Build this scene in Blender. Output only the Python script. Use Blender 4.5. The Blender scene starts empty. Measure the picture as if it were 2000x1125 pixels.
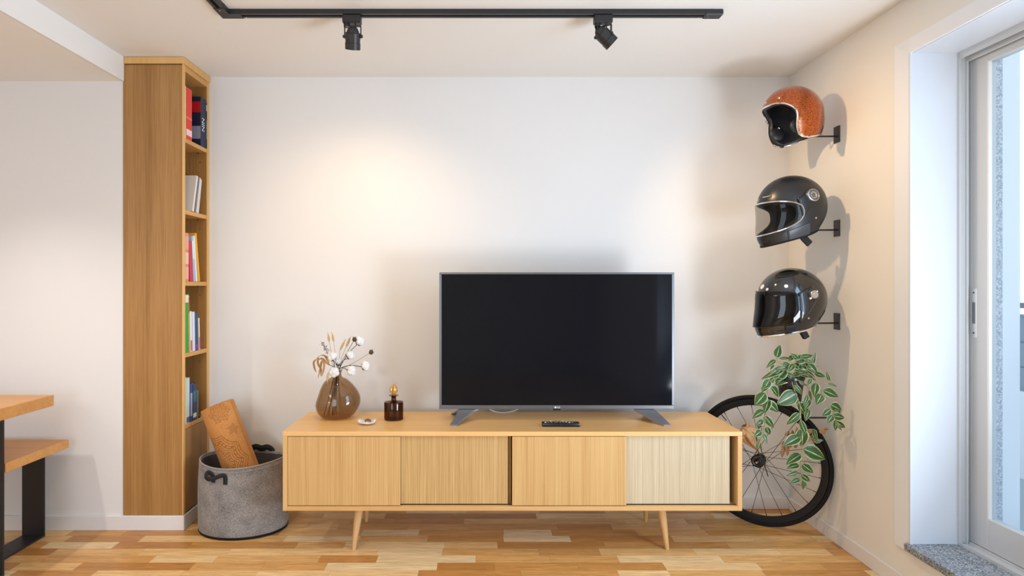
import bpy, bmesh, math, random
from mathutils import Vector, Matrix, Euler
PI = math.pi
R = math.radians
random.seed(7)
C = bpy.context.scene.collection
SC = bpy.context.scene

# ------------------------------------------------------------------ camera, world, lights, exposure
F, CX, CY, CAMZ, CAMY = 1145.0, 934.0, 556.0, 1.26, -3.3
cd = bpy.data.cameras.new('camera'); cam = bpy.data.objects.new('camera', cd); C.objects.link(cam)
cam.location = (0, CAMY, CAMZ); cam.rotation_euler = (PI / 2, 0, 0)
cd.sensor_width = 36; cd.lens = 36 * F / 2000
cd.shift_x = (1000 - CX) / 2000; cd.shift_y = -(562.5 - CY) / 2000
cd.clip_start = 0.05
SC.camera = cam
SC.view_settings.view_transform = 'Standard'
SC.view_settings.look = 'None'
SC.view_settings.gamma = 1
SC.view_settings.use_curve_mapping = False
SC.view_settings.exposure = 0.18
SC.cycles.use_denoising = True

world = bpy.data.worlds.new('world'); SC.world = world; world.use_nodes = True
wb = world.node_tree.nodes['Background']
wb.inputs[0].default_value = (0.82, 0.91, 1.0, 1); wb.inputs[1].default_value = 1.25


def area(name, loc, target, sx, sy, power, col):
    l = bpy.data.lights.new(name, 'AREA'); l.shape = 'RECTANGLE'; l.size = sx; l.size_y = sy
    l.energy = power; l.color = col
    o = bpy.data.objects.new(name, l); C.objects.link(o); o.location = loc
    o.rotation_euler = (Vector(target) - Vector(loc)).to_track_quat('-Z', 'Y').to_euler()
    return o


# daylight through the balcony door, plus an added ceiling uplight and added rear fill
area('balcony_daylight', (1.95, -2.2, 1.35), (0.2, -1.95, 1.0), 0.9, 1.7, 30, (0.44, 0.70, 1.0))
area('ceiling_uplight', (1.90, -2.2, 0.60), (-0.9, -2.0, 2.3), 0.9, 0.6, 36, (0.90, 0.94, 1.0))  # aims up from the doorway; put in to brighten the ceiling
area('rear_cool_fill', (-1.7, -5.9, 1.25), (-0.3, 0, 1.7), 1.8, 2.0, 38, (0.70, 0.84, 1.0))  # stands in an unseen rear opening, put in as cool fill
area('rear_left_area', (-3.3, -4.0, 2.28), (-3.3, -4.0, 0), 1.2, 1.2, 26, (1.0, 0.95, 0.9))  # unseen area light just under the lowered ceiling, facing down


def spot(name, loc, direction, power, col, angle=95, blend=0.8, radius=0.02):
    l = bpy.data.lights.new(name, 'SPOT'); l.energy = power; l.color = col
    l.spot_size = R(angle); l.spot_blend = blend; l.shadow_soft_size = radius
    o = bpy.data.objects.new(name, l); C.objects.link(o); o.location = loc
    o.rotation_euler = Vector(direction).to_track_quat('-Z', 'Y').to_euler()
    return o


# ------------------------------------------------------------------ helpers
def P(px, py, d):
    """photo pixel + distance from the camera plane -> world point"""
    return Vector(((px - CX) * d / F, CAMY + d, CAMZ - (py - CY) * d / F))


class MB:
    def __init__(self):
        self.bm = bmesh.new(); self.uv = None

    def box(self, x0, x1, y0, y1, z0, z1, bev=0.0, seg=1):
        m = Matrix.Translation(((x0 + x1) / 2, (y0 + y1) / 2, (z0 + z1) / 2)) @ Matrix.Diagonal((x1 - x0, y1 - y0, z1 - z0, 1))
        r = bmesh.ops.create_cube(self.bm, size=1, matrix=m)
        if bev > 0:
            es = {e for v in r['verts'] for e in v.link_edges}
            bmesh.ops.bevel(self.bm, geom=list(es), offset=bev, segments=seg, affect='EDGES', profile=0.5)
        return self

    def tube(self, pts, rad, n=10, cap=True):
        pts = [Vector(p) for p in pts]
        rr = rad if isinstance(rad, (list, tuple)) else [rad] * len(pts)
        rings = []; prev = None
        for i, p in enumerate(pts):
            if i == 0: t = pts[1] - pts[0]
            elif i == len(pts) - 1: t = pts[-1] - pts[-2]
            else: t = (pts[i + 1] - pts[i]).normalized() + (pts[i] - pts[i - 1]).normalized()
            t = t.normalized() if t.length > 1e-9 else Vector((0, 0, 1))
            if prev is None:
                a = Vector((0, 0, 1)) if abs(t.z) < 0.9 else Vector((1, 0, 0))
                u = t.cross(a).normalized()
            else:
                u = (prev - t * prev.dot(t)).normalized()
            prev = u; w = t.cross(u)
            rings.append([self.bm.verts.new(p + (u * math.cos(2 * PI * k / n) + w * math.sin(2 * PI * k / n)) * rr[i]) for k in range(n)])
        for a, b in zip(rings, rings[1:]):
            for k in range(n):
                self.bm.faces.new((a[k], a[(k + 1) % n], b[(k + 1) % n], b[k]))
        if cap:
            self.bm.faces.new(rings[0][::-1]); self.bm.faces.new(rings[-1])
        return self

    def loop(self, pts, rad, n=8):
        """closed tube"""
        pts = [Vector(p) for p in pts]; N = len(pts); rings = []; prev = None
        for i, p in enumerate(pts):
            t = (pts[(i + 1) % N] - pts[i - 1]).normalized()
            if prev is None:
                a = Vector((0, 0, 1)) if abs(t.z) < 0.9 else Vector((1, 0, 0)); u = t.cross(a).normalized()
            else:
                u = (prev - t * prev.dot(t)).normalized()
            prev = u; w = t.cross(u)
            rings.append([self.bm.verts.new(p + (u * math.cos(2 * PI * k / n) + w * math.sin(2 * PI * k / n)) * rad) for k in range(n)])
        for i in range(N):
            a, b = rings[i], rings[(i + 1) % N]
            for k in range(n):
                self.bm.faces.new((a[k], a[(k + 1) % n], b[(k + 1) % n], b[k]))
        return self

    def lathe(self, prof, n=32, c=(0, 0, 0), fn=None):
        """prof: list of (r,z). fn(angle, r, z)->(x,y,z) may deform"""
        c = Vector(c); rings = []
        for r, z in prof:
            if r < 1e-6:
                p = fn(0, 0, z) if fn else (0, 0, z)
                rings.append([self.bm.verts.new(c + Vector(p))]); continue
            row = []
            for k in range(n):
                a = 2 * PI * k / n
                p = fn(a, r, z) if fn else (r * math.cos(a), r * math.sin(a), z)
                row.append(self.bm.verts.new(c + Vector(p)))
            rings.append(row)
        for a, b in zip(rings, rings[1:]):
            if len(a) == 1 and len(b) == 1: continue
            for k in range(n):
                k2 = (k + 1) % n
                if len(a) == 1: self.bm.faces.new((a[0], b[k2], b[k]))
                elif len(b) == 1: self.bm.faces.new((a[k], a[k2], b[0]))
                else: self.bm.faces.new((a[k], a[k2], b[k2], b[k]))
        return self

    def prism(self, poly, vec):
        """extrude a 3d polygon along vec"""
        vec = Vector(vec); a = [self.bm.verts.new(Vector(p)) for p in poly]; b = [self.bm.verts.new(Vector(p) + vec) for p in poly]
        n = len(a)
        self.bm.faces.new(a[::-1]); self.bm.faces.new(b)
        for k in range(n): self.bm.faces.new((a[k], a[(k + 1) % n], b[(k + 1) % n], b[k]))
        return self

    def ball(self, c, r, sub=2, scale=(1, 1, 1), noise=0.0, rot=None):
        m = Matrix.Translation(Vector(c)) @ (rot.to_4x4() if rot else Matrix.Identity(4)) @ Matrix.Diagonal((*scale, 1))
        g = bmesh.ops.create_icosphere(self.bm, subdivisions=sub, radius=r, matrix=m)
        if noise:
            for v in g['verts']: v.co += Vector([random.uniform(-1, 1) for _ in range(3)]) * r * noise
        return self

    def move(self, M):
        bmesh.ops.transform(self.bm, matrix=M, verts=self.bm.verts[:]); return self


def col(r, g, b): return (r, g, b, 1)


def hexc(h):
    h = h.lstrip('#'); v = [int(h[i:i + 2], 16) / 255 for i in (0, 2, 4)]
    return tuple((x / 12.92 if x <= 0.04045 else ((x + 0.055) / 1.055) ** 2.4) for x in v) + (1,)


def obj(name, mb, m, parent=None, smooth=True, ang=35):
    bm = mb.bm if isinstance(mb, MB) else mb
    bmesh.ops.recalc_face_normals(bm, faces=bm.faces[:])
    if smooth:
        for f in bm.faces: f.smooth = True
        for e in bm.edges:
            if len(e.link_faces) == 2:
                e.smooth = e.calc_face_angle(0) < R(ang)
    me = bpy.data.meshes.new(name); bm.to_mesh(me); bm.free()
    for mm in (m if isinstance(m, (list, tuple)) else [m]): me.materials.append(mm)
    o = bpy.data.objects.new(name, me); C.objects.link(o)
    if parent is not None:
        o.parent = parent
    return o


def tag(o, label, cat, group=None, kind=None):
    o['label'] = label; o['category'] = cat
    if group: o['group'] = group
    if kind: o['kind'] = kind
    return o


def thing(name, label, cat, loc=(0, 0, 0), rot=(0, 0, 0), group=None):
    o = bpy.data.objects.new(name, None); C.objects.link(o)
    o.empty_display_size = 0.05
    o.location = loc; o.rotation_euler = rot
    return tag(o, label, cat, group)


def wpart(name, mb, m, parent, **k):
    """part whose mesh is given in world coordinates; re-expressed in the parent's space (parent chain has only location at root)"""
    p = parent; off = Vector((0, 0, 0))
    while p is not None:
        off += p.location; p = p.parent
    bmx = mb.bm if isinstance(mb, MB) else mb
    bmesh.ops.translate(bmx, verts=bmx.verts[:], vec=-off)
    return obj(name, mb, m, parent, **k)


def struct(name, mb, m, label=None, smooth=False):
    o = obj(name, mb, m, None, smooth=smooth); o['kind'] = 'structure'
    if label: o['label'] = label
    o['category'] = name.split('_')[0].rstrip('.0123456789')
    return o


def copy_tree(o, parent=None):
    c = o.copy(); C.objects.link(c); c.parent = parent
    for ch in [x for x in bpy.data.objects if x.parent == o]: copy_tree(ch, c)
    return c


def crom(tab, x):
    """monotone-ish Catmull-Rom through a table of rows (x, a, b, ...)"""
    n = len(tab)
    if x <= tab[0][0]: return tab[0][1:]
    if x >= tab[-1][0]: return tab[-1][1:]
    i = max(k for k in range(n - 1) if tab[k][0] <= x)
    t = (x - tab[i][0]) / (tab[i + 1][0] - tab[i][0])
    p0, p1, p2, p3 = tab[max(i - 1, 0)], tab[i], tab[i + 1], tab[min(i + 2, n - 1)]
    return tuple(0.5 * ((2 * p1[k]) + (p2[k] - p0[k]) * t + (2 * p0[k] - 5 * p1[k] + 4 * p2[k] - p3[k]) * t * t + (3 * p1[k] - p0[k] - 3 * p2[k] + p3[k]) * t ** 3) for k in range(1, len(p1)))


def spline(pts, n=6):
    tab = [(i,) + tuple(p) for i, p in enumerate(pts)]
    N = (len(pts) - 1) * n
    return [Vector(crom(tab, i / n)) for i in range(N + 1)]


# ------------------------------------------------------------------ materials
def newmat(name):
    m = bpy.data.materials.new(name); m.use_nodes = True
    nt = m.node_tree; b = nt.nodes['Principled BSDF']
    return m, nt, b


def mat(name, c, rough=0.5, metal=0.0, spec=0.5, coat=0.0, coat_r=0.05, bump=0.0, bscale=200.0, var=0.0, vscale=20.0, sheen=0.0, coords='Object'):
    m, nt, b = newmat(name); N = nt.nodes; L = nt.links
    if isinstance(c, str): c = hexc(c)
    b.inputs['Base Color'].default_value = c; b.inputs['Roughness'].default_value = rough
    b.inputs['Metallic'].default_value = metal; b.inputs['Specular IOR Level'].default_value = spec
    b.inputs['Coat Weight'].default_value = coat; b.inputs['Coat Roughness'].default_value = coat_r
    b.inputs['Sheen Weight'].default_value = sheen
    tc = N.new('ShaderNodeTexCoord')
    if var > 0:
        n = N.new('ShaderNodeTexNoise'); n.inputs['Scale'].default_value = vscale; n.inputs['Detail'].default_value = 4
        L.new(tc.outputs[coords], n.inputs['Vector'])
        mx = N.new('ShaderNodeMix'); mx.data_type = 'RGBA'
        mx.inputs[6].default_value = tuple(x * (1 - var) for x in c[:3]) + (1,)
        mx.inputs[7].default_value = tuple(min(1, x * (1 + var)) for x in c[:3]) + (1,)
        L.new(n.outputs['Fac'], mx.inputs[0]); L.new(mx.outputs[2], b.inputs['Base Color'])
    if bump > 0:
        n2 = N.new('ShaderNodeTexNoise'); n2.inputs['Scale'].default_value = bscale; n2.inputs['Detail'].default_value = 3
        L.new(tc.outputs[coords], n2.inputs['Vector'])
        bp = N.new('ShaderNodeBump'); bp.inputs['Strength'].default_value = bump; bp.inputs['Distance'].default_value = 0.002
        L.new(n2.outputs['Fac'], bp.inputs['Height']); L.new(bp.outputs[0], b.inputs['Normal'])
    return m


def wood(name, c1, c2, axis='z', fine=90.0, rough=0.45, pore=0.35, stretch=18.0, broad=0.5):
    """straight grained veneer: grain runs along axis"""
    m, nt, b = newmat(name); N = nt.nodes; L = nt.links
    tc = N.new('ShaderNodeTexCoord'); mp = N.new('ShaderNodeMapping')
    s = [1.0, 1.0, 1.0]; s['xyz'.index(axis)] = 1.0 / stretch
    mp.inputs['Scale'].default_value = s
    L.new(tc.outputs['Object'], mp.inputs['Vector'])
    n1 = N.new('ShaderNodeTexNoise'); n1.inputs['Scale'].default_value = fine; n1.inputs['Detail'].default_value = 5; n1.inputs['Roughness'].default_value = 0.65
    n2 = N.new('ShaderNodeTexNoise'); n2.inputs['Scale'].default_value = fine / 9; n2.inputs['Detail'].default_value = 3; n2.inputs['Distortion'].default_value = 0.6
    L.new(mp.outputs[0], n1.inputs['Vector']); L.new(mp.outputs[0], n2.inputs['Vector'])
    ad = N.new('ShaderNodeMix'); ad.data_type = 'FLOAT'; ad.inputs[0].default_value = broad
    L.new(n1.outputs['Fac'], ad.inputs[2]); L.new(n2.outputs['Fac'], ad.inputs[3])
    rp = N.new('ShaderNodeValToRGB'); rp.color_ramp.elements[0].position = 0.33; rp.color_ramp.elements[1].position = 0.66
    rp.color_ramp.elements[0].color = c1 if not isinstance(c1, str) else hexc(c1)
    rp.color_ramp.elements[1].color = c2 if not isinstance(c2, str) else hexc(c2)
    L.new(ad.outputs[0], rp.inputs[0]); L.new(rp.outputs[0], b.inputs['Base Color'])
    bp = N.new('ShaderNodeBump'); bp.inputs['Strength'].default_value = pore; bp.inputs['Distance'].default_value = 0.001
    L.new(n1.outputs['Fac'], bp.inputs['Height']); L.new(bp.outputs[0], b.inputs['Normal'])
    b.inputs['Roughness'].default_value = rough
    return m


def glassm(name, tint, refl_rough=0.02, ior=1.45, thick_tint=1.0):
    """thin pane: fresnel mix of tinted transparency and mirror reflection"""
    m, nt, b = newmat(name); N = nt.nodes; L = nt.links
    N.remove(b)
    tr = N.new('ShaderNodeBsdfTransparent'); tr.inputs[0].default_value = tint
    gl = N.new('ShaderNodeBsdfGlossy'); gl.inputs['Roughness'].default_value = refl_rough
    lw = N.new('ShaderNodeLayerWeight'); lw.inputs[0].default_value = 0.5
    pw = N.new('ShaderNodeMath'); pw.operation = 'POWER'; L.new(lw.outputs['Facing'], pw.inputs[0]); pw.inputs[1].default_value = 5
    f0 = ((ior - 1) / (ior + 1)) ** 2
    fr = N.new('ShaderNodeMath'); fr.operation = 'MULTIPLY_ADD'; L.new(pw.outputs[0], fr.inputs[0]); fr.inputs[1].default_value = 1 - f0; fr.inputs[2].default_value = f0
    mx = N.new('ShaderNodeMixShader'); L.new(fr.outputs[0], mx.inputs[0]); L.new(tr.outputs[0], mx.inputs[1]); L.new(gl.outputs[0], mx.inputs[2])
    L.new(mx.outputs[0], N['Material Output'].inputs[0])
    return m


def emis(name, c, s):
    m, nt, b = newmat(name)
    b.inputs['Emission Color'].default_value = c; b.inputs['Emission Strength'].default_value = s
    b.inputs['Base Color'].default_value = (0.8, 0.8, 0.8, 1)
    return m


M_wall = mat('wall_paint', col(0.80, 0.782, 0.765), rough=0.85, spec=0.2, bump=0.05, bscale=160)
M_ceil = mat('ceiling_paint', col(0.86, 0.845, 0.82), rough=0.9, spec=0.15)
M_bulk = mat('bulkhead_paint', col(0.93, 0.92, 0.90), rough=0.8, spec=0.2)
M_trim = mat('trim_paint', col(0.78, 0.76, 0.75), rough=0.4)
M_casing = mat('casing_paint', col(0.80, 0.815, 0.85), rough=0.4)
M_alu = mat('painted_aluminium', col(0.62, 0.64, 0.66), rough=0.38, metal=0.25)
M_alu2 = mat('aluminium_track', col(0.75, 0.77, 0.78), rough=0.3, metal=0.6)
M_black = mat('black_powder_coat', col(0.018, 0.018, 0.02), rough=0.42)
M_blackgloss = mat('black_plastic', col(0.012, 0.012, 0.014), rough=0.25)
M_rub = mat('black_rubber', col(0.008, 0.008, 0.009), rough=0.7, spec=.25)
M_slot = mat('dark_slot', col(0.004, 0.004, 0.004), rough=0.8)
M_steel = mat('bright_steel', col(0.75, 0.75, 0.76), rough=0.18, metal=1.0)
M_chrome = mat('chrome_trim', col(0.85, 0.85, 0.86), rough=0.12, metal=1.0)
M_gun = mat('gunmetal_frame', col(0.17, 0.18, 0.20), rough=0.32, metal=0.75)
M_white = mat('white_plastic', col(0.85, 0.85, 0.84), rough=0.35)
M_side_top = wood('oak_sideboard_top', '#e3ae68', '#eec283', 'x', 60, 0.38, 0.1)
M_side_door = wood('oak_sideboard_doors', '#bf9156', '#deb87c', 'z', 330, 0.5, 0.3, 130, 0.35)
M_side_frame = wood('oak_sideboard_frame', '#d0a062', '#deb47a', 'x', 80, 0.45, 0.1)
M_side_frame_v = wood('oak_sideboard_sides', '#d0a062', '#deb47a', 'z', 80, 0.45, 0.1)
M_case = wood('oak_bookcase_veneer', '#926530', '#ba8d54', 'z', 120, 0.45, 0.25, 40, 0.5)
M_case_h = wood('oak_bookcase_shelves', '#c9924e', '#dcab68', 'y', 70, 0.45, 0.15)
M_case_edge = wood('oak_bookcase_edges', '#d9a862', '#e6bb7a', 'z', 70, 0.45, 0.1)
M_slab = wood('oak_table_slab', '#c88c48', '#e0a868', 'x', 45, 0.4, 0.15, 14, 0.6)
M_slabend = wood('oak_table_edge', '#a8733c', '#cd9a5c', 'y', 60, 0.5, 0.3, 10, 0.5)


def floor_mat():
    m, nt, b = newmat('oak_strip_parquet'); N = nt.nodes; L = nt.links
    tc = N.new('ShaderNodeTexCoord'); sp = N.new('ShaderNodeSeparateXYZ'); L.new(tc.outputs['Object'], sp.inputs[0])

    def M(op, a, b_=None, c_=None):
        n = N.new('ShaderNodeMath'); n.operation = op
        for i, x in enumerate((a, b_, c_)):
            if x is None: continue
            if isinstance(x, (int, float)): n.inputs[i].default_value = x
            else: L.new(x, n.inputs[i])
        return n.outputs[0]
    W, LEN = 0.0715, 0.37
    yr = M('DIVIDE', sp.outputs[1], W); row = M('FLOOR', yr)
    wn = N.new('ShaderNodeTexWhiteNoise'); wn.noise_dimensions = '1D'; L.new(row, wn.inputs['W'])
    xr = M('ADD', M('DIVIDE', sp.outputs[0], LEN), M('MULTIPLY', wn.outputs['Value'], 7.3))
    brick = M('FLOOR', xr)
    # uneven strip lengths: shift the joint inside each cell
    cb = N.new('ShaderNodeCombineXYZ'); L.new(brick, cb.inputs[0]); L.new(row, cb.inputs[1])
    wj = N.new('ShaderNodeTexWhiteNoise'); wj.noise_dimensions = '3D'; L.new(cb.outputs[0], wj.inputs['Vector'])
    fx = M('FRACT', xr); cut = M('MULTIPLY', wj.outputs['Value'], 0.45)
    past = M('GREATER_THAN', fx, cut); brick2 = M('ADD', brick, past)
    cb2 = N.new('ShaderNodeCombineXYZ'); L.new(brick2, cb2.inputs[0]); L.new(row, cb2.inputs[1]); cb2.inputs[2].default_value = 3.7
    wc = N.new('ShaderNodeTexWhiteNoise'); wc.noise_dimensions = '3D'; L.new(cb2.outputs[0], wc.inputs['Vector'])
    rp = N.new('ShaderNodeValToRGB'); r = rp.color_ramp
    r.elements[0].position = 0.0; r.elements[0].color = hexc('#b57b3c')
    r.elements[1].position = 1.0; r.elements[1].color = hexc('#ecd2a4')
    for pos, c in ((0.2, '#cb9452'), (0.45, '#dcaa68'), (0.75, '#ecc488')):
        e = r.elements.new(pos); e.color = hexc(c)
    L.new(wc.outputs['Value'], rp.inputs[0])
    # grain
    mp = N.new('ShaderNodeMapping'); mp.inputs['Scale'].default_value = (0.09, 1, 1)
    vadd = N.new('ShaderNodeVectorMath'); vadd.operation = 'MULTIPLY_ADD'
    L.new(cb2.outputs[0], vadd.inputs[0]); vadd.inputs[1].default_value = (3.1, 0.37, 1.0); L.new(tc.outputs['Object'], vadd.inputs[2])
    L.new(vadd.outputs[0], mp.inputs[0])
    gn = N.new('ShaderNodeTexNoise'); gn.inputs['Scale'].default_value = 75; gn.inputs['Detail'].default_value = 6; gn.inputs['Roughness'].default_value = 0.7; gn.inputs['Distortion'].default_value = 0.8
    L.new(mp.outputs[0], gn.inputs['Vector'])
    gr = N.new('ShaderNodeMapRange'); gr.inputs[1].default_value = 0.3; gr.inputs[2].default_value = 0.7; gr.inputs[3].default_value = 0.66; gr.inputs[4].default_value = 1.22
    L.new(gn.outputs['Fac'], gr.inputs[0])
    mx = N.new('ShaderNodeMix'); mx.data_type = 'RGBA'; mx.blend_type = 'MULTIPLY'; mx.inputs[0].default_value = 1
    L.new(rp.outputs[0], mx.inputs[6]); L.new(gr.outputs[0], mx.inputs[7])
    # joints
    fy = M('FRACT', yr); jy = M('MINIMUM', fy, M('SUBTRACT', 1.0, fy)); gy = M('LESS_THAN', jy, 0.012)
    jx = M('ABSOLUTE', M('SUBTRACT', fx, cut)); gx = M('LESS_THAN', jx, 0.0025)
    g = M('MAXIMUM', gy, gx)
    mj = N.new('ShaderNodeMix'); mj.data_type = 'RGBA'; mj.blend_type = 'MULTIPLY'
    L.new(M('MULTIPLY', g, 0.35), mj.inputs[0]); L.new(mx.outputs[2], mj.inputs[6]); mj.inputs[7].default_value = (0.35, 0.22, 0.12, 1)
    L.new(mj.outputs[2], b.inputs['Base Color'])
    b.inputs['Roughness'].default_value = 0.36; b.inputs['Specular IOR Level'].default_value = 0.4
    bp = N.new('ShaderNodeBump'); bp.inputs['Strength'].default_value = 0.12; bp.inputs['Distance'].default_value = 0.002
    L.new(gn.outputs['Fac'], bp.inputs['Height']); L.new(bp.outputs[0], b.inputs['Normal'])
    return m


def speckle(name, base, dark, light, scale=260, rough=0.5):
    m, nt, b = newmat(name); N = nt.nodes; L = nt.links
    tc = N.new('ShaderNodeTexCoord'); v = N.new('ShaderNodeTexVoronoi'); v.inputs['Scale'].default_value = scale
    L.new(tc.outputs['Object'], v.inputs['Vector'])
    sp = N.new('ShaderNodeSeparateColor'); L.new(v.outputs['Color'], sp.inputs[0])
    rp = N.new('ShaderNodeValToRGB'); rp.color_ramp.interpolation = 'CONSTANT'
    rp.color_ramp.elements[0].color = dark; rp.color_ramp.elements[1].position = 0.22; rp.color_ramp.elements[1].color = base
    e = rp.color_ramp.elements.new(0.72); e.color = light
    L.new(sp.outputs[0], rp.inputs[0]); L.new(rp.outputs[0], b.inputs['Base Color']); b.inputs['Roughness'].default_value = rough
    return m


M_floor = floor_mat()
M_granite = speckle('speckled_granite', col(0.22, 0.24, 0.27), col(0.08, 0.09, 0.1), col(0.42, 0.45, 0.48))
M_granite2 = speckle('pale_speckled_granite', col(0.50, 0.53, 0.57), col(0.36, 0.39, 0.43), col(0.68, 0.70, 0.72), 180)

# ------------------------------------------------------------------ room shell
XR = 1.75; XL = -1.826; XC = -1.516; YL = -0.285; ZC = 2.43; ZB = 2.306; T = 0.15; XE = -4.6; YE = -6.0
DY0, DY1, DZ0, DZ1 = -0.941, -3.05, 0.217, 2.193     # balcony door opening
struct('floor', MB().box(XE, XR + 0.02, YE, 0.02, -0.1, 0.0), M_floor, 'oak strip parquet floor')
struct('ceiling', MB().box(XL, XR + T, YE, T, ZC, ZC + 0.2), M_ceil, 'white painted ceiling over the television wall')
struct('ceiling', MB().box(XE - T, XL, YE, YL + T, ZB, ZC + 0.2), [M_ceil], 'lowered ceiling on the left')
struct('trim_1', MB().box(XL - 0.001, XL + 0.006, YE, YL, ZB, ZC), M_bulk, 'white vertical face of the lowered ceiling')
struct('wall_back', MB().box(XL - 0.02, XR + T, 0.0, T, 0, ZC), M_wall, 'cream wall behind the television')
struct('wall_left', MB().box(XE - T, XL, YL, YL + T, 0, ZB), M_wall, 'white wall left of the bookcase')
struct('wall_corner', MB().box(XL - 0.03, XL - 0.002, YL + T, 0, 0, ZC), M_wall)
# right wall round the door opening
w = MB()
w.box(XR, XR + T, DY0, 0, 0, ZC); w.box(XR, XR + T, YE, DY1, 0, ZC)
w.box(XR, XR + T, DY1, DY0, 0, DZ0 - 0.03); w.box(XR, XR + T, DY1, DY0, DZ1, ZC)
struct('wall_right', w, mat('cream_wall_paint', col(0.80, 0.765, 0.71), rough=0.85, spec=0.2, bump=0.05, bscale=160), 'cream wall with helmets and the balcony door')
w = MB()
w.box(XE - T, -2.7, YE - T, YE, 0, ZC); w.box(XR, XR + T, YE - T, YE, 0, ZC)
w.box(-0.7, XR, YE - T, YE, 0, 2.35); w.box(-2.7, XR, YE - T, YE, 2.35, ZC); w.box(-2.7, -0.7, YE - T, YE, 0, 0.15)
struct('wall_rear', w, M_wall)
struct('wall_far_left', MB().box(XE - T, XE, YE, YL, 0, ZB), M_wall)

BH = 0.068; BT = 0.012
struct('baseboard_back', MB().box(XC, XR, -BT, 0, 0, BH, 0.002), M_trim)
struct('baseboard_right', MB().box(XR - BT, XR, YE, -BT, 0, BH, 0.002), M_trim)
struct('baseboard_left', MB().box(XE, XC + 0.008, YL - BT, YL, 0, 0.075, 0.002).box(XC - 0.004, XC + 0.008, YL, -BT, 0, 0.075, 0.002), M_trim)

# door casing, reveal lining, granite sill
cs = MB()
XI = XR - 0.014
cs.box(XI, XR, -0.941, -0.851, 0.178, 2.252, 0.003)
cs.prism([(XI, -0.851, 2.252), (XI, -0.941, 2.193), (XI, DY1, 2.193), (XI, DY1 - 0.09, 2.252)], (0.0139, 0, 0))
cs.box(XI, XR, DY1 - 0.09, DY1, 0.178, 2.252, 0.003)
struct('trim_2', cs, M_casing, 'painted casing round the balcony door')
XJ = 1.925
rv = MB()
rv.box(XR - 0.004, XJ, DY0 - 0.002, DY0 + 0.02, DZ0, DZ1, 0)
rv.box(XR - 0.016, XR - 0.004, DY0 - 0.006, DY0 + 0.004, DZ0 - 0.03, DZ1)
rv.box(XR - 0.004, XJ, DY1, DY0, DZ1 - 0.002, DZ1 + 0.02)
rv.box(XR - 0.004, XJ, DY1 - 0.02, DY1 + 0.002, DZ0, DZ1)
struct('trim_3', rv, mat('white_lining', col(0.68, 0.71, 0.76), 0.35), 'white lining boards of the door reveal')
struct('trim_4', MB().box(XR - 0.03, 2.0, DY1 - 0.02, DY0 + 0.012, DZ0 - 0.03, DZ0, 0.004, 2), M_granite, 'grey granite door sill')

# sliding door: fixed frame with tracks and sash
fr = MB()
for a, b_, yy in ((XJ, XJ + 0.008, 0.012), (XJ + 0.008, XJ + 0.03, 0.004), (XJ + 0.03, XJ + 0.036, 0.012), (XJ + 0.036, 2.06, 0.0)):
    fr.box(a, b_, DY0 - yy - 0.001, DY0 + 0.03, DZ0, DZ1)
for a, b_, zz in ((XJ, XJ + 0.008, 0.03), (XJ + 0.008, XJ + 0.03, 0.012), (XJ + 0.03, XJ + 0.04, 0.04), (XJ + 0.04, 2.06, 0.02)):
    fr.box(a, b_, DY1, DY0 - 0.012, DZ1 - zz, DZ1 + 0.02)
for a, b_, zz in ((XJ, XJ + 0.006, 0.012), (XJ + 0.012, XJ + 0.04, 0.005), (XJ + 0.04, XJ + 0.046, 0.014), (XJ + 0.05, 2.06, 0.005)):
    fr.box(a, b_, DY1, DY0 - 0.012, DZ0 - 0.005, DZ0 + zz)
struct('door_1', fr, M_alu, 'grey aluminium sliding door frame with tracks')
XS = 1.975
door = bpy.data.objects.new('door_2', None); C.objects.link(door); door['kind'] = 'structure'; door['label'] = 'grey aluminium sliding glass sash'; door['category'] = 'door'
door.location = (XS, -1.0, DZ0)


def sash(root, x0, ya, yb, st=0.083):
    s = MB()
    s.box(x0, x0 + 0.035, ya - st, ya, DZ0 + 0.012, DZ1 - 0.02, 0.002)
    s.box(x0, x0 + 0.035, yb, yb + st, DZ0 + 0.012, DZ1 - 0.02, 0.002)
    s.box(x0, x0 + 0.035, yb + st, ya - st, DZ0 + 0.012, 0.352, 0.002)
    s.box(x0, x0 + 0.035, yb + st, ya - st, 2.125, DZ1 - 0.02, 0.002)
    wpart('sash_frame', s, M_alu, root)
    g = MB(); g.box(x0 + 0.016, x0 + 0.020, yb + st - 0.005, ya - st + 0.005, 0.347, 2.13)
    wpart('glass_pane', g, glassm('door_glass', (0.93, 0.97, 1.0, 1), 0.0, 1.35), root)
    b = MB()
    b.box(x0 + 0.002, x0 + 0.014, ya - st - 0.004, ya - st, 0.352, 2.125)
    wpart('glazing_bead', b, M_white, root)


sash(door, XS, DY0 - 0.003, -2.03)
hd = MB().box(XS - 0.003, XS + 0.001, -0.978, -0.956, 1.05, 1.245, 0.001)
h = wpart('door_handle', hd, M_alu2, door)
wpart('finger_recess', MB().box(XS - 0.0045, XS - 0.002, -0.974, -0.960, 1.105, 1.19, 0.001), mat('recess_grey', col(0.2, 0.22, 0.24), 0.4, 0.6), h)
for zz in (1.228, 1.068): wpart('screw', MB().ball((XS - 0.003, -0.967, zz), 0.004, 1), mat('screw_dark', col(0.1, 0.1, 0.11), 0.4, 0.8), h)
door2 = bpy.data.objects.new('door_3', None); C.objects.link(door2); door2['kind'] = 'structure'; door2['label'] = 'second sliding glass sash'; door2['category'] = 'door'
door2.location = (XS + 0.04, -2.5, DZ0)
sash(door2, XS + 0.045, -1.98, DY1)

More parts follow.
